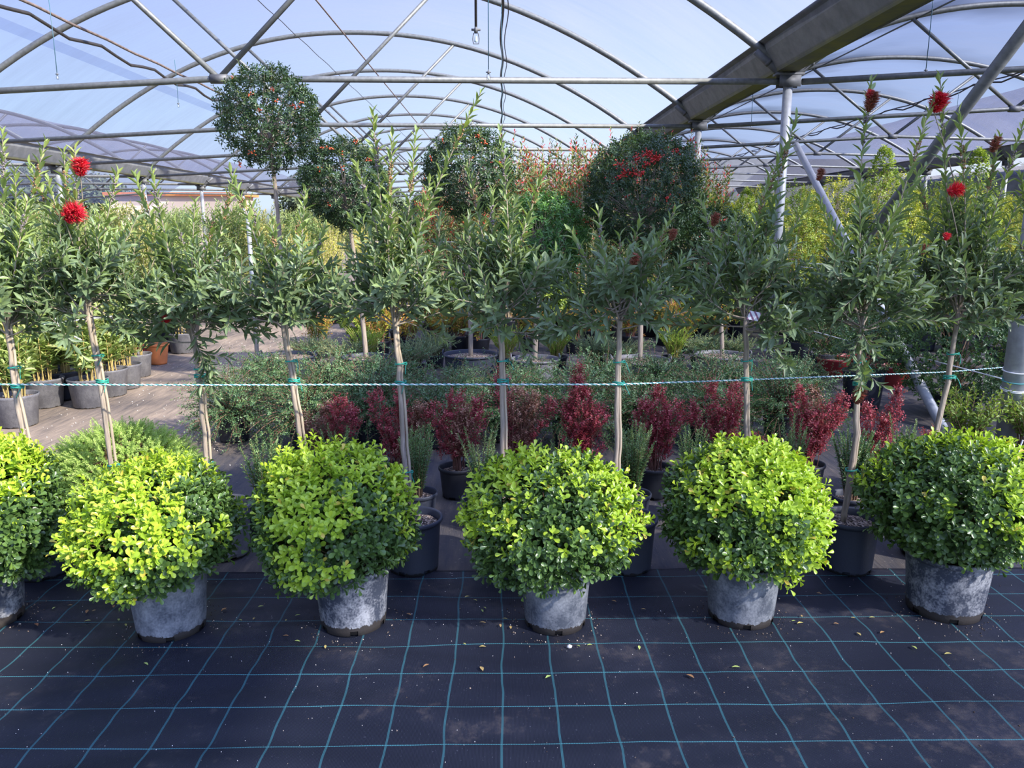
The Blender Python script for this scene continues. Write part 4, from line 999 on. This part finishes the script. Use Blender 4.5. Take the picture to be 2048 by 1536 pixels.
# cotoneaster mats
def cotoneaster(seed, r=0.42, h=0.42, nshoot=150, hp=0.2, rp=0.13, Lf=0.020, droop=1.0):
    def mk():
        global rng
        rng = np.random.default_rng(seed)
        t = thing('cotoneaster_shrub', 'x', 'potted shrub')
        make_pot(t, rp, rp * 0.85, hp, M['pot_black'], 30, 0, rim=0.008)
        mb = MB(); mbB = MB()
        for i in range(nshoot):
            th = rng.random() * 6.283; el = rng.uniform(0.15, 1.45)
            d = np.array((math.cos(th) * math.cos(el), math.sin(th) * math.cos(el), math.sin(el)))
            L = rng.uniform(0.6, 1.0) * (r + 0.10)
            path = curve((rng.normal() * 0.03, rng.normal() * 0.03, hp), d, L, -1.5 * droop * rng.uniform(0.5, 1.2), 0.10, 9)
            path[:, 2] = np.maximum(path[:, 2], 0.03)
            tube(mbB, path, np.linspace(0.0035, 0.001, 9), 4, cap=False)
            leafy(mb, path, 0.011, 'oval', Lf, Lf * 0.5, 55, (0.0, 0.9), s0=0.15)
            for q in range(4):
                s = rng.uniform(0.3, 0.95) * plen(path); P_, T_ = along(path, np.array([s]))
                tw = curve(P_[0], T_[0] + rng.normal(size=3) * 0.8 + [0, 0, 0.3], rng.uniform(0.06, 0.13), -0.3, 0.1, 5)
                tw[:, 2] = np.maximum(tw[:, 2], 0.02)
                leafy(mb, tw, 0.010, 'oval', Lf * 0.95, Lf * 0.48, 55, (0.1, 0.95))
        mb.build('foliage', M['coton'], t); mbB.build('branches', M['red_twig'], t); return t
    return mk
GC = 'spreading cotoneasters in the dark bed'
cl1 = ['cotoneaster spilling over the path edge at the left end of the bed', 'cotoneaster behind the brownish barberry', 'cotoneaster behind the twin-spired barberry', 'cotoneaster behind the bare-stemmed barberry', 'cotoneaster behind the rusty brown barberry', 'cotoneaster behind the tallest crimson cone', 'cotoneaster behind the bright crimson barberry', 'cotoneaster behind the barberry near the column foot', 'cotoneaster behind the widest barberry']
for i, px in enumerate((470, 615, 745, 880, 1010, 1140, 1270, 1410, 1560)):
    place('cot%d' % (i % 3), cotoneaster(60 + i % 3, 0.46, 0.42), g3(px, 880 + (i % 2) * 12), cl1[i], 'potted shrub', GC, sc=1.0 + 0.05 * ((i * 7) % 3 - 1))
for i, px in enumerate((540, 660, 780, 1200, 1320, 1450, 1590)):
    place('cot%d' % (3 + i % 2), cotoneaster(63 + i % 2, 0.40, 0.36, 120), g3(px, 815 + (i % 2) * 8), 'cotoneaster in the back row of the bed, %s from the path' % words[i].replace('nearest', 'first'), 'potted shrub', GC, sc=0.95)
for i, px in enumerate((920, 1060)):
    place('cot3', None, g3(px, 822), 'low cotoneaster in front of the %s pot' % ('big handled' if i == 0 else 'faded grey'), 'potted shrub', GC, sc=0.8)

# ---- firethorn standards
def firethorn(ground, ball_px, r, squash, label, seed, mat='pyra', berries=(), rp=0.26, hp=0.36, loose=0.0, berry='berry_orange', pot='pot_dark', nsh=1250, Yb=None):
    global rng
    rng = np.random.default_rng(seed)
    g = G(*ground); t = thing('firethorn_standard', label, 'potted tree', (g.x, g.y, 0), 'berried firethorn standards')
    make_pot(t, rp, rp * 0.88, hp, M[pot], 40, 0, rim=0.016, handles=True)
    b = A(*ball_px, g.y); c = np.array((b.x - g.x, 0, b.z))
    tr = to_point((0, 0, hp - 0.06), (c[0], 0, c[2] - r * squash * 0.4), 0.02, 12)
    mb = MB(); tube(mb, tr, np.linspace(0.024, 0.018, 12) * (1 + 0.08 * rng.normal(size=12)), 10); mb.build('trunk', M['bark'], t)
    n = nsh; d = rdir(n)
    jr = rng.uniform(0.62, 1.0, n) ** 0.6 * (1 + 0.07 * patch(d, 5, seed) + 0.04 * patch(d, 11, seed))
    P = d * np.array([r, r, r * squash]) * jr[:, None] + c
    mbL = MB(); mbB = MB()
    D = d * 0.8 + [0, 0, 0.35] + rng.normal(size=(n, 3)) * 0.5
    new = (rng.random(n) < 0.10) & (d[:, 2] > 0)
    rosettes(mbL, P, D, 'oval', 0.040, 0.015, 8, 0.06, new, lo=(0.0, 0.62), hi=(0.7, 1.0), spread=60)
    for i in rng.choice(n, 16, replace=False):
        path = curve(P[i], d[i] + [0, 0, 0.5], rng.uniform(0.08, 0.16 + loose), 0.4, 0.1, 6)
        tube(mbB, path, 0.0016, 4, cap=False); leafy(mbL, path, 0.012, 'oval', 0.034, 0.013, 50, (0.3, 1))
    for i in rng.choice(n, 90, replace=False):
        q = to_point(tr[-1] - [0, 0, rng.uniform(0, 0.1)], P[i], 0.2, 6, nrm(P[i] - tr[-1])); tube(mbB, q, np.linspace(0.006, 0.0015, 6), 5, cap=False)
    mbL.build('foliage', M[mat], t); mbB.build('branches', M['bark'], t)
    for (x, y, k) in berries:
        pc = np.array(A(x, y, g.y)) - np.array(g)
        dxz = pc - c; rem = 1 - (dxz[0] / r) ** 2 - (dxz[2] / (r * squash)) ** 2
        pc[1] = -r * math.sqrt(max(rem, 0.04)) * 0.98
        mb = MB(); balls(mb, pc + rng.normal(size=(k, 3)) * np.array([0.020, 0.012, 0.016]) * (0.6 + k / 34), rng.uniform(0.0065, 0.0085, k), tmpl=_ICO)
        for bp in mb.v[0].reshape(k, -1, 3).mean(1): tube(mb, [pc, pc * 0.5 + bp * 0.5, bp], 0.0009, 3, cap=False)
        mb.build('berry_cluster', M[berry], t)
    return t
firethorn((580, 782), (538, 238), 0.46, 0.95, 'tallest berried standard, its dark crown against the roof film', 70, berries=[(568, 192, 5), (605, 222, 9), (575, 215, 4), (470, 160, 3), (522, 310, 6), (487, 330, 7), (548, 235, 5), (615, 216, 5), (530, 205, 4)])
firethorn((735, 785), (690, 368), 0.40, 1.02, 'berried standard right of the tallest one, with orange berries on top', 71, mat='pyra', berries=[(655, 300, 6), (672, 305, 9), (695, 312, 5), (745, 325, 8), (700, 342, 3), (660, 345, 4), (758, 300, 4), (630, 392, 4), (675, 415, 4), (720, 290, 6)], rp=0.22)
firethorn((942, 778), (935, 345), 0.43, 0.92, 'berried standard in the big handled pot', 72, mat='pyra', berries=[(958, 278, 8), (970, 290, 7), (868, 322, 5), (885, 412, 9), (950, 322, 3), (888, 285, 4), (940, 390, 3), (1000, 330, 4)])
firethorn((1070, 790), (1085, 475), 0.40, 1.0, 'bright green standard left of the big red berry cluster', 73, mat='pyra_mid', berries=[(1140, 461, 5), (1150, 463, 4), (1170, 440, 5), (1145, 405, 3)], berry='berry', pot='pot_grey', rp=0.22)
firethorn((1278, 792), (1288, 385), 0.52, 0.98, 'widest standard with large clusters of red berries', 74, mat='pyra', berries=[(1230, 335, 22), (1262, 325, 26), (1280, 318, 30), (1292, 325, 30), (1275, 335, 24), (1240, 350, 18), (1232, 355, 16), (1262, 355, 22), (1250, 352, 18), (1298, 322, 18), (1315, 307, 10), (1340, 310, 10), (1330, 312, 6), (1226, 358, 14), (1312, 400, 7), (1236, 397, 4), (1320, 415, 6)], berry='berry', pot='pot_grey', rp=0.27, nsh=2000)
firethorn((1440, 780), (1425, 500), 0.40, 1.0, 'firethorn standard just left of the bracketed column with red-brown berries', 75, mat='pyra', berries=[(1430, 440, 6), (1380, 470, 5), (1460, 460, 5), (1400, 520, 4)], berry='berry', pot='pot_grey', rp=0.26)

# ---- generic upright shrubs
def upright(key, seed, h, r, nstem, kind, L, Wd, mat, sp=0.02, rnd=(0, 1), splay=0.5, potr=0.15, poth=0.22, stemmat='twig', s0=0.15, twigs=6, spread=48, potmat='pot_black', name='shrub', tw_len=0.18, tip=0.4):
    def mk():
        global rng
        rng = np.random.default_rng(seed)
        t = thing(name, 'x', 'potted shrub')
        make_pot(t, potr, potr * 0.85, poth, M[potmat], 24, 0, rim=0.01)
        mb = MB(); mbB = MB()
        for i in range(nstem):
            th = i * 2.4 + rng.normal() * 0.3; rr = r * math.sqrt((i + 0.5) / nstem)
            hh = h * rng.uniform(0.78, 1.0)
            path = to_point((math.cos(th) * potr * 0.4, math.sin(th) * potr * 0.4, poth - 0.03), (rr * math.cos(th), rr * math.sin(th), hh), 0.06, 10)
            tube(mbB, path, np.linspace(0.006, 0.0015, 10), 5, cap=False)
            leafy(mb, path, sp, kind, L, Wd, spread, rnd, s0=s0, tipgrow=tip)
            for q in range(twigs):
                s = rng.uniform(s0, 0.92) * plen(path); P_, T_ = along(path, np.array([s]))
                tw = curve(P_[0], T_[0] * 0.8 + rng.normal(size=3) * splay, tw_len * rng.uniform(0.6, 1.2), 0.5, 0.08, 6)
                tube(mbB, tw, 0.0014, 4, cap=False)
                leafy(mb, tw, sp, kind, L, Wd, spread, rnd, tipgrow=tip)
        mb.build('foliage', M[mat], t); mbB.build('branches', M[stemmat], t); return t
    return mk
def mound(seed, r, h, n, kind, L, Wd, mat, potr=0.14, poth=0.2, nl=6, slen=0.05, new=0.15, up=0.5, name='shrub', zc=None, lo=(0, 0.6), hi=(0.65, 1), potmat='pot_black', cone=False):
    def mk():
        global rng
        rng = np.random.default_rng(seed)
        t = thing(name, 'x', 'potted shrub')
        make_pot(t, potr, potr * 0.85, poth, M[potmat], 24, 0, rim=0.01)
        mb = MB(); mbB = MB()
        d = rdir(n); jr = rng.uniform(0.55, 1.0, n) ** 0.5 * (1 + 0.08 * patch(d, 6, seed))
        P = d * np.array([r, r, h / 2]) * jr[:, None]
        if cone:
            u = rng.random(n); th = rng.random(n) * 6.283; rr = r * np.clip(1.15 * (1 - u) ** 0.62, 0.05, 1) * rng.uniform(0.6, 1, n) ** 0.5
            P = np.stack([rr * np.cos(th), rr * np.sin(th), (u - 0.5) * h], -1); d = nrm(P * np.array([1, 1, 0.2]))
        P = P + [0, 0, poth + h / 2 - 0.02 if zc is None else zc]
        k = P[:, 2] > 0.04; P = P[k]; d = d[k]
        rosettes(mb, P, d + [0, 0, up] + rng.normal(size=(len(P), 3)) * 0.3, kind, L, Wd, nl, slen, rng.random(len(P)) < new, lo=lo, hi=hi)
        for i in rng.choice(len(P), 40, replace=False):
            tube(mbB, to_point((0, 0, poth - 0.03), P[i], 0.15, 6), np.linspace(0.005, 0.0015, 6), 4, cap=False)
        mb.build('foliage', M[mat], t); mbB.build('branches', M['twig'], t); return t
    return mk
# young laurels along the path (left)
lau = lambda s: upright('l', s, 1.12, 0.19, 15, 'lance', 0.095, 0.030, 'laurel', 0.022, (0.1, 1), 0.5, 0.165, 0.26, 'yellow_cane', 0.12, 3, 55, 'pot_grey', 'laurel_shrub', 0.15)
laud = lambda s: upright('l', s, 1.15, 0.16, 10, 'lance', 0.10, 0.034, 'laurel', 0.024, (0.0, 0.7), 0.5, 0.18, 0.27, 'yellow_cane', 0.15, 3, 55, 'pot_dark', 'laurel_shrub', 0.15)
front = [((38, 850), 'nearest young laurel of the sunlit row, beside the forked trunk', 0, 1.0), ((92, 812), 'second young laurel of the sunlit row along the path', 1, 1.0), ((128, 795), 'third young laurel, its pot half behind the second', 0, .95),
         ((128, 822 - 25), 'dark laurel in the shaded second rank', 2, 1.0), ((182, 812), 'laurel in a dark pot behind the second bottlebrush trunk', 1, 1.0), ((222, 790), 'laurel just right of the second bottlebrush trunk', 0, 1.0), ((252, 776), 'laurel in the round grey pot above the dirt path', 1, .95), ((275, 752), 'far laurel of the sunlit row next to the terracotta pot', 0, .95),
         ((366, 705), 'laurel in the grey pot standing alone further along the path', 1, 1.0), ((345, 700), 'laurel pot beside the lone grey pot along the path', 2, 1.0)]
for (p, l, k, s) in front:
    place('lau%d' % k, lau(80 + k) if k < 2 else laud(83), g3(*p), l, 'potted shrub', 'young laurels along the path', sc=s)
for j, (px, py) in enumerate(((60, 775), (100, 760), (150, 755), (200, 745), (20, 790), (-30, 840), (-40, 790), (0, 760), (60, 740), (130, 735))):
    place('lau2', laud(83), g3(px, py), 'dark laurel in the shaded ranks behind the sunlit row', 'potted shrub', 'laurels in the shade behind the sunlit row')
t = thing('terracotta_pot', 'orange terracotta pot at the edge of the path', 'pot', g3(318, 728)); make_pot(t, 0.12, 0.09, 0.24, M['terracotta'], 30, 0)
t = thing('red_planter', 'dull red planter just left of the terracotta pot', 'pot', g3(278, 716)); make_pot(t, 0.16, 0.13, 0.16, M['red_plastic'], 30, 0)
# background left block: tall bottlebrush / olive shrubs
oli = lambda s, m='olive': upright('o', s, 1.95, 0.36, 15, 'lance', 0.072, 0.019, m, 0.022, (0.0, 1), 0.7, 0.19, 0.28, 'bark', 0.18, 9, 45, 'pot_black', 'tall_shrub', 0.30)
k = 0
for Y in (8.2, 9.6, 11.2, 13.2, 15.6, 18.5, 22, 27):
    for X in np.arange(-4.7 if Y < 12 else -3.9, -9.6 if Y < 19 else -15.5, -0.85 if Y < 15 else -1.15):
        if Y > 19 and X < -9.9: pass
        xx = X + random.uniform(-.18, .18); yy = Y + random.uniform(-.3, .3); s = random.uniform(0.92, 1.10)
        kk = k % 4
        place('oli%d' % kk, oli(90 + kk, ('olive', 'olive', 'olive_warm', 'olive')[kk]), (xx, yy, 0), 'tall leafy shrub in the sunlit block left of the path', 'potted shrub', 'tall shrubs in the sunlit block left of the path', sc=(s, s, s)); k += 1
# centre mid ground: heathers, junipers, nandinas and others
hea = lambda s: upright('h', s, 0.52, 0.26, 60, 'tiny', 0.020, 0.007, 'heather', 0.006, (0, 1), 0.5, 0.12, 0.17, 'yellow_cane', 0.1, 2, 35, 'pot_black', 'heather_shrub', 0.09)
jun = lambda s: cone_like(s)
def cone_like(s):
    return upright('j', s, 0.42, 0.34, 55, 'tiny', 0.022, 0.008, 'juniper', 0.007, (0, 1), 0.6, 0.12, 0.17, 'twig', 0.1, 5, 35, 'pot_black', 'juniper_shrub', 0.13)
nan = lambda s: upright('n', s, 0.50, 0.22, 22, 'lance', 0.035, 0.012, 'nandina', 0.012, (0, 1), 0.6, 0.11, 0.17, 'red_twig', 0.2, 3, 50, 'pot_black', 'nandina_shrub', 0.12)
HG = 'bright green heathers in the second bed'
for px, py, l in ((1012, 742, 'bright green heather left of the pale trunk behind the middle bottlebrush'), (1112, 742, 'bright green heather right of the middle bottlebrush crown base'), (1345, 742, 'bright green heather left of the faded pot by the column'), (735, 745, 'yellowish heather behind the mossy trunk')):
    place('hea%d' % (px % 2), hea(110 + px % 2), g3(px, py), l, 'potted shrub', HG)
JG = 'feathery junipers in the second bed'
for i, (px, py, l) in enumerate(((620, 745, 'blue green juniper next to the path'), (690, 752, 'feathery juniper left of the mossy trunk'), (830, 758, 'spreading juniper left of the big handled pot'), (870, 735, 'juniper with yellow tips behind the big handled pot'), (1190, 745, 'rounded juniper between the heathers'), (1240, 752, 'juniper left of the red-berried trunk'), (1400, 742, 'soft green juniper beside the faded pot by the column'), (1460, 740, 'soft green juniper at the column foot'))):
    place('jun%d' % (i % 2), cone_like(115 + i % 2), g3(px, py), l, 'potted shrub', JG, sc=0.9)
for i, (px, py) in enumerate(((640, 715), (760, 712), (820, 708), (880, 705), (920, 700), (960, 706), (1060, 702), (1150, 706), (1200, 704), (1260, 700), (1370, 705), (1430, 702), (800, 690), (870, 688), (1180, 688), (1330, 690))):
    place('nan%d' % (i % 2), nan(120 + i % 2), g3(px, py), 'orange-tinted nandina in the rows behind the heathers', 'potted shrub', 'orange-tinted nandinas behind the heathers', sc=1.15)
ylw = lambda s: mound(s, 0.3, 0.62, 240, 'oval', 0.06, 0.032, 'yelgreen', nl=6, slen=0.06, new=0.3)
for i, (px, py) in enumerate(((720, 690), (760, 680), (900, 672), (985, 670), (1040, 668), (1085, 675), (1130, 672), (1160, 668), (1215, 668), (1300, 672), (1360, 668), (1420, 672), (1480, 670))):
    s = 1.0 + 0.25 * (px in (1130, 1160, 1085))
    l = 'large bright yellow-leaved shrub behind the heathers' if px == 1130 else 'yellow-green leafy shrub in the third bed'
    place('yl%d' % (i % 2), ylw(125 + i % 2), g3(px, py), l, 'potted shrub', None if px == 1130 else 'yellow-green shrubs of the third bed', sc=s)
# red-tipped photinias
pho = lambda s: upright('p', s, 2.75, 0.30, 15, 'lance', 0.075, 0.024, 'photinia', 0.024, (0, 1), 0.5, 0.17, 0.26, 'pale_cane', 0.25, 6, 50, 'pot_black', 'photinia_shrub', 0.22)
i = 0
for Y in (11.2, 12.4, 13.8, 15.4):
    for X in np.arange(-1.0, 2.9, 0.55):
        place('pho%d' % (i % 3), pho(130 + i % 3), (X + random.uniform(-.15, .15), Y + random.uniform(-.2, .2), 0), 'red-tipped photinia in the tall block behind the berried standards', 'potted shrub', 'red-tipped photinias in the tall block', sc=random.uniform(0.86, 1.04) * (1.06 if X > 0 else 0.85)); i += 1
# straw coloured canes block behind the second berried standard
stw = lambda s: upright('w', s, 1.55, 0.25, 14, 'tiny', 0.045, 0.020, 'yellow', 0.035, (0.2, 1), 0.5, 0.15, 0.24, 'pale_cane', 0.35, 4, 50, 'pot_black', 'golden_shrub', 0.16)
for Y in (13.0, 14.5, 16.5, 19):
    for X in np.arange(-3.4, -1.4, 0.5) * (Y / 13.5):
        place('stw%d' % (i % 2), stw(140 + i % 2), (X, Y, 0), 'pale-stemmed golden shrub between the left block and the photinias', 'potted shrub', 'pale-stemmed golden shrubs', sc=random.uniform(0.9, 1.1)); i += 1
# yellow hedge plants on the right
yel = lambda s, m='yellow': mound(s, 0.42, 2.05, 760, 'oval', 0.042, 0.022, m, 0.18, 0.28, 6, 0.07, 0.35, 0.8, 'golden_column')
conem = lambda s: mound(s, 0.42, 2.0, 800, 'oval', 0.038, 0.020, 'yelgreen', 0.18, 0.28, 6, 0.06, 0.55, 0.8, 'conical_shrub', cone=True)
for Y in (11.6, 13.0, 14.6, 16.5, 19.0, 22):
    for X in np.arange(3.3, 3.5 + Y * 0.62, 0.82 if Y < 16 else 1.1):
        if abs(X - 3.55) < 0.4 and Y in (14.6,): continue
        m = i % 3
        place('yel%d' % m, yel(150 + m, ('yellow', 'yelgreen', 'yellow')[m]), (X + random.uniform(-.12, .12), Y + random.uniform(-.2, .2), 0), 'golden-leaved column shrub in the bright block right of the column', 'potted shrub', 'golden-leaved column shrubs', sc=random.uniform(0.88, 1.06)); i += 1
for (px, Y, s, l) in ((1742, 9.6, 1.10, 'tall cone-shaped shrub behind the first diagonal brace'), (1925, 9.8, 1.10, 'tall cone-shaped shrub behind the red bottlebrush flowers'), (1480, 11.2, 0.92, 'cone-shaped shrub left of the bracketed column'), (1400, 11.6, 0.90, 'broad cone-shaped shrub right of the red berry clusters')):
    p = A(px, 600, Y); place('cone', conem(160), (p.x, Y, 0), l, 'potted shrub', 'cone-shaped shrubs', sc=s)
# right middle: dark shrubs
dk = lambda s: mound(s, 0.42, 0.95, 900, 'oval', 0.034, 0.017, 'darkbush', 0.21, 0.30, 6, 0.05, 0.12, 0.5, 'dark_shrub', potmat='pot_dark')
place('dk1', mound(170, 0.58, 1.28, 2100, 'oval', 0.034, 0.017, 'darkbush', 0.2, 0.2, 6, 0.05, 0.10, 0.5, 'dark_shrub', zc=0.70), g3(1905, 830), 'big round dark green shrub behind the pale diagonal brace', 'potted shrub')
place('dk0', mound(171, 0.30, 0.50, 500, 'oval', 0.026, 0.012, 'coton', 0.175, 0.34, 6, 0.05, 0.2, 0.5, 'dark_shrub', potmat='pot_dark'), g3(1722, 815), 'grey-leaved shrub in the tall dark pot under the leaning bottlebrush', 'potted shrub')
for j, (px, py, s, l) in enumerate(((1640, 745, 0.75, 'dark shrub right of the column foot'), (1690, 720, 0.8, 'dark shrub behind the tall dark pot'), (1790, 725, 0.8, 'dark shrub behind the pale brace'), (1600, 720, 0.75, 'dark shrub just behind the column foot'), (1750, 700, 0.9, 'dark shrub further behind the tall dark pot'), (1840, 700, 0.9, 'dark shrub left of the near post in the shade'), (2010, 745, 1.0, 'dark shrub hugging the near steel post'), (2080, 800, 1.0, 'dark shrub past the near steel post'), (1660, 690, 0.9, 'rear dark shrub right of the column'), (1950, 700, 1.0, 'rear dark shrub behind the near post'))):
    place('dk', dk(172), g3(px, py), l, 'potted shrub', 'dark shrubs of the right bed', sc=s)
for j, (px, py, l) in enumerate(((1785, 770, 'red planter under the pale brace'), (1665, 752, 'red planter right of the column foot'), (1700, 748, 'red planter left of the tall dark pot'))):
    t = thing('red_planter', l, 'pot', g3(px, py), 'red planters in the right bed'); make_pot(t, 0.17, 0.14, 0.2, M['red_plastic'], 24, 0)
for px, py, s, l in ((1930, 925, 1.0, 'small yellow-green shrub between the brace foot and the near post'), (2050, 925, 1.0, 'small yellow-green shrub at the right edge past the post')):
    place('sy', upright('s', 175, 0.50, 0.22, 22, 'obov', 0.036, 0.017, 'yelgreen', 0.012, (0.1, 0.9), 0.5, 0.12, 0.15, 'twig', 0.2, 3, 50, 'pot_black', 'small_shrub', 0.10), g3(px, py), l, 'potted shrub', 'small yellow-green shrubs', sc=s)

# trees beyond the greenhouse
def far_tree(seed):
    def mk():
        global rng
        rng = np.random.default_rng(seed); t = thing('far_tree', 'x', 'tree'); mb = MB(); mbB = MB()
        tube(mbB, [(0, 0, 0), (0.1, 0, 1.2), (0, 0.1, 2.6)], [0.22, 0.18, 0.12], 8)
        n = 700; d = rdir(n); P = d * np.array([2.5, 2.2, 2.0]) * (1 + 0.15 * patch(d, 4, seed))[:, None] * rng.uniform(0.6, 1, n)[:, None] + [0, 0, 2.7]
        P[:, 2] = np.maximum(P[:, 2], 0.3)
        rosettes(mb, P, d + [0, 0, .4], 'oval', 0.34, 0.20, 6, 0.3, rng.random(n) < 0.1)
        for i in range(18): tube(mbB, to_point((0, 0, 2.0), P[i], 0.15, 5), [0.06, 0.05, 0.04, 0.03, 0.02], 5, cap=False)
        mb.build('foliage', M['farleaf'], t); mbB.build('trunk', M['bark'], t); return t
    return mk
M['farleaf'] = leafmat('far_tree_leaf', ((0.0, (0.06, 0.09, 0.05)), (1.0, (0.22, 0.28, 0.14))), 0.6, 0.15)
for i, x in enumerate(np.arange(-38, 46, 4.2)):
    if abs(x + 20.5) < 5.5: continue
    place('ft%d' % (i % 2), far_tree(180 + i % 2), (float(x), 57 + random.uniform(-2, 3), 0), 'dim green tree beyond the far end of the greenhouse', 'tree', 'trees beyond the far end', sc=random.uniform(0.85, 1.25))

# ---- litter on the cloth
def fallen(px, py, L, rnd, label, grp='fallen leaves on the black cloth'):
    g = G(px, py, 0.02); mb = MB(); a = random.uniform(0, 6.28)
    leaves(mb, 'lance', np.zeros((1, 3)), np.array([[math.cos(a), math.sin(a), 0.05]]), np.array([[0.1, 0.1, 1.0]]), L, L * 0.42, rnd)
    z = float(rip(np.array(g.x), np.array(g.y))) if g.y < 3.4 else 0.0
    tag(mb.build('fallen_leaf', M['dryleaf'], None, loc=(g.x, g.y, z + 0.008)), label, 'leaf', grp)
sel = {(966, 1344): (0.035, 0.42, 'pale curled fallen leaf in front of the middle of the row'), (1091, 1357): (0.028, 1.0, 'bright green fallen leaf scrap near the middle foreground'), (1480, 1335): (0.03, 0.95, 'green fallen leaf in the right foreground'), (1388, 1358): (0.035, 0.1, 'brown fallen leaf in the right foreground'), (1278, 1293): (0.026, 0.9, 'small green fallen leaf right of the middle pot'), (288, 1328): (0.024, 0.95, 'small green leaf just in front of the second dusty pot'), (76, 1254): (0.035, 0.0, 'rust orange fallen leaf beside the leftmost pot'), (1834, 1298): (0.028, 0.9, 'green fallen leaf in front of the rightmost pot'), (1903, 1308): (0.028, 0.6, 'cream fallen leaf in front of the rightmost pot')}
for (x, y), (L, r, l) in sel.items(): fallen(x, y, L, r, l, None)
rr = random.Random(9)
spots = [(112, 1217), (180, 1222), (192, 1222), (225, 1218), (240, 1245), (250, 1248), (185, 1243), (136, 1215), (486, 1240), (503, 1243), (457, 1217), (515, 1217), (574, 1247), (594, 1235), (578, 1273), (588, 1283), (458, 1219), (824, 1230), (945, 1200), (933, 1198), (970, 1222), (962, 1221), (958, 1251), (1001, 1253), (935, 1290), (962, 1293), (1020, 1262), (1294, 1217), (1230, 1206), (1588, 1245), (1597, 1247), (1608, 1238), (1666, 1247), (1710, 1240), (1748, 1240), (1758, 1270), (1720, 1272), (1636, 1190), (1580, 1170), (1860, 1200), (1175, 1295), (1160, 1293), (648, 1290), (1012, 1243), (860, 1330), (1955, 1150)]
for x, y in spots:
    fallen(x + rr.uniform(-4, 4), y + rr.uniform(-3, 3), rr.uniform(0.016, 0.030), rr.random(), 'small dry fallen leaf on the cloth between the front pots')
mb = MB(); q = np.random.default_rng(5); n = 1500
X = q.uniform(-3.2, 3.2, n); Y = 1.9 + 1.5 * q.random(n) ** 0.7
near = q.random(n) < 0.45
pots = [(o.location.x, o.location.y) for o in C.objects if o.name.startswith('topiary_shrub')]
for i in np.where(near)[0]:
    p = pots[q.integers(len(pots))]; a = q.random() * 6.28; s = 0.15 + abs(q.normal()) * 0.035; X[i] = p[0] + s * math.cos(a); Y[i] = p[1] + s * math.sin(a)
P = np.stack([X, Y, rip(X, Y) + 0.001], -1)
lite = ~near & (q.random(n) < 0.8)
balls(mb, P[lite], q.uniform(0.0008, 0.0022, lite.sum()), 0); balls(mb, P[~lite], q.uniform(0.001, 0.0042, (~lite).sum()), 1)
o = mb.build('soil_crumbs', [M['grey_stone'], M['soil']]); o['kind'] = 'stuff'; tag(o, 'soil crumbs and perlite grains scattered over the black cloth', 'soil crumbs')
mb = MB(); balls(mb, [(0, 0, 0)], 0.010, tmpl=_ICO); mb.v[0] *= np.array([1.1, 0.8, 0.75]) * (1 + 0.15 * rng.normal(size=(len(mb.v[0]), 1))); g = G(1139, 1296, 0.02); tag(mb.build('pebble', M['grey_stone'], None, loc=(g.x, g.y, 0.026)), 'white pebble touching the foot of the middle pot', 'pebble')
mb = MB(); q = np.random.default_rng(6); n = 900; X = q.uniform(-4, -1.2, n); Y = q.uniform(4, 12, n)
balls(mb, np.stack([X, Y, np.full(n, 0.003)], -1), q.uniform(0.002, 0.006, n)); o = mb.build('gravel', M['grey_stone']); o['kind'] = 'stuff'; tag(o, 'grit and small stones scattered along the dirt path', 'gravel')
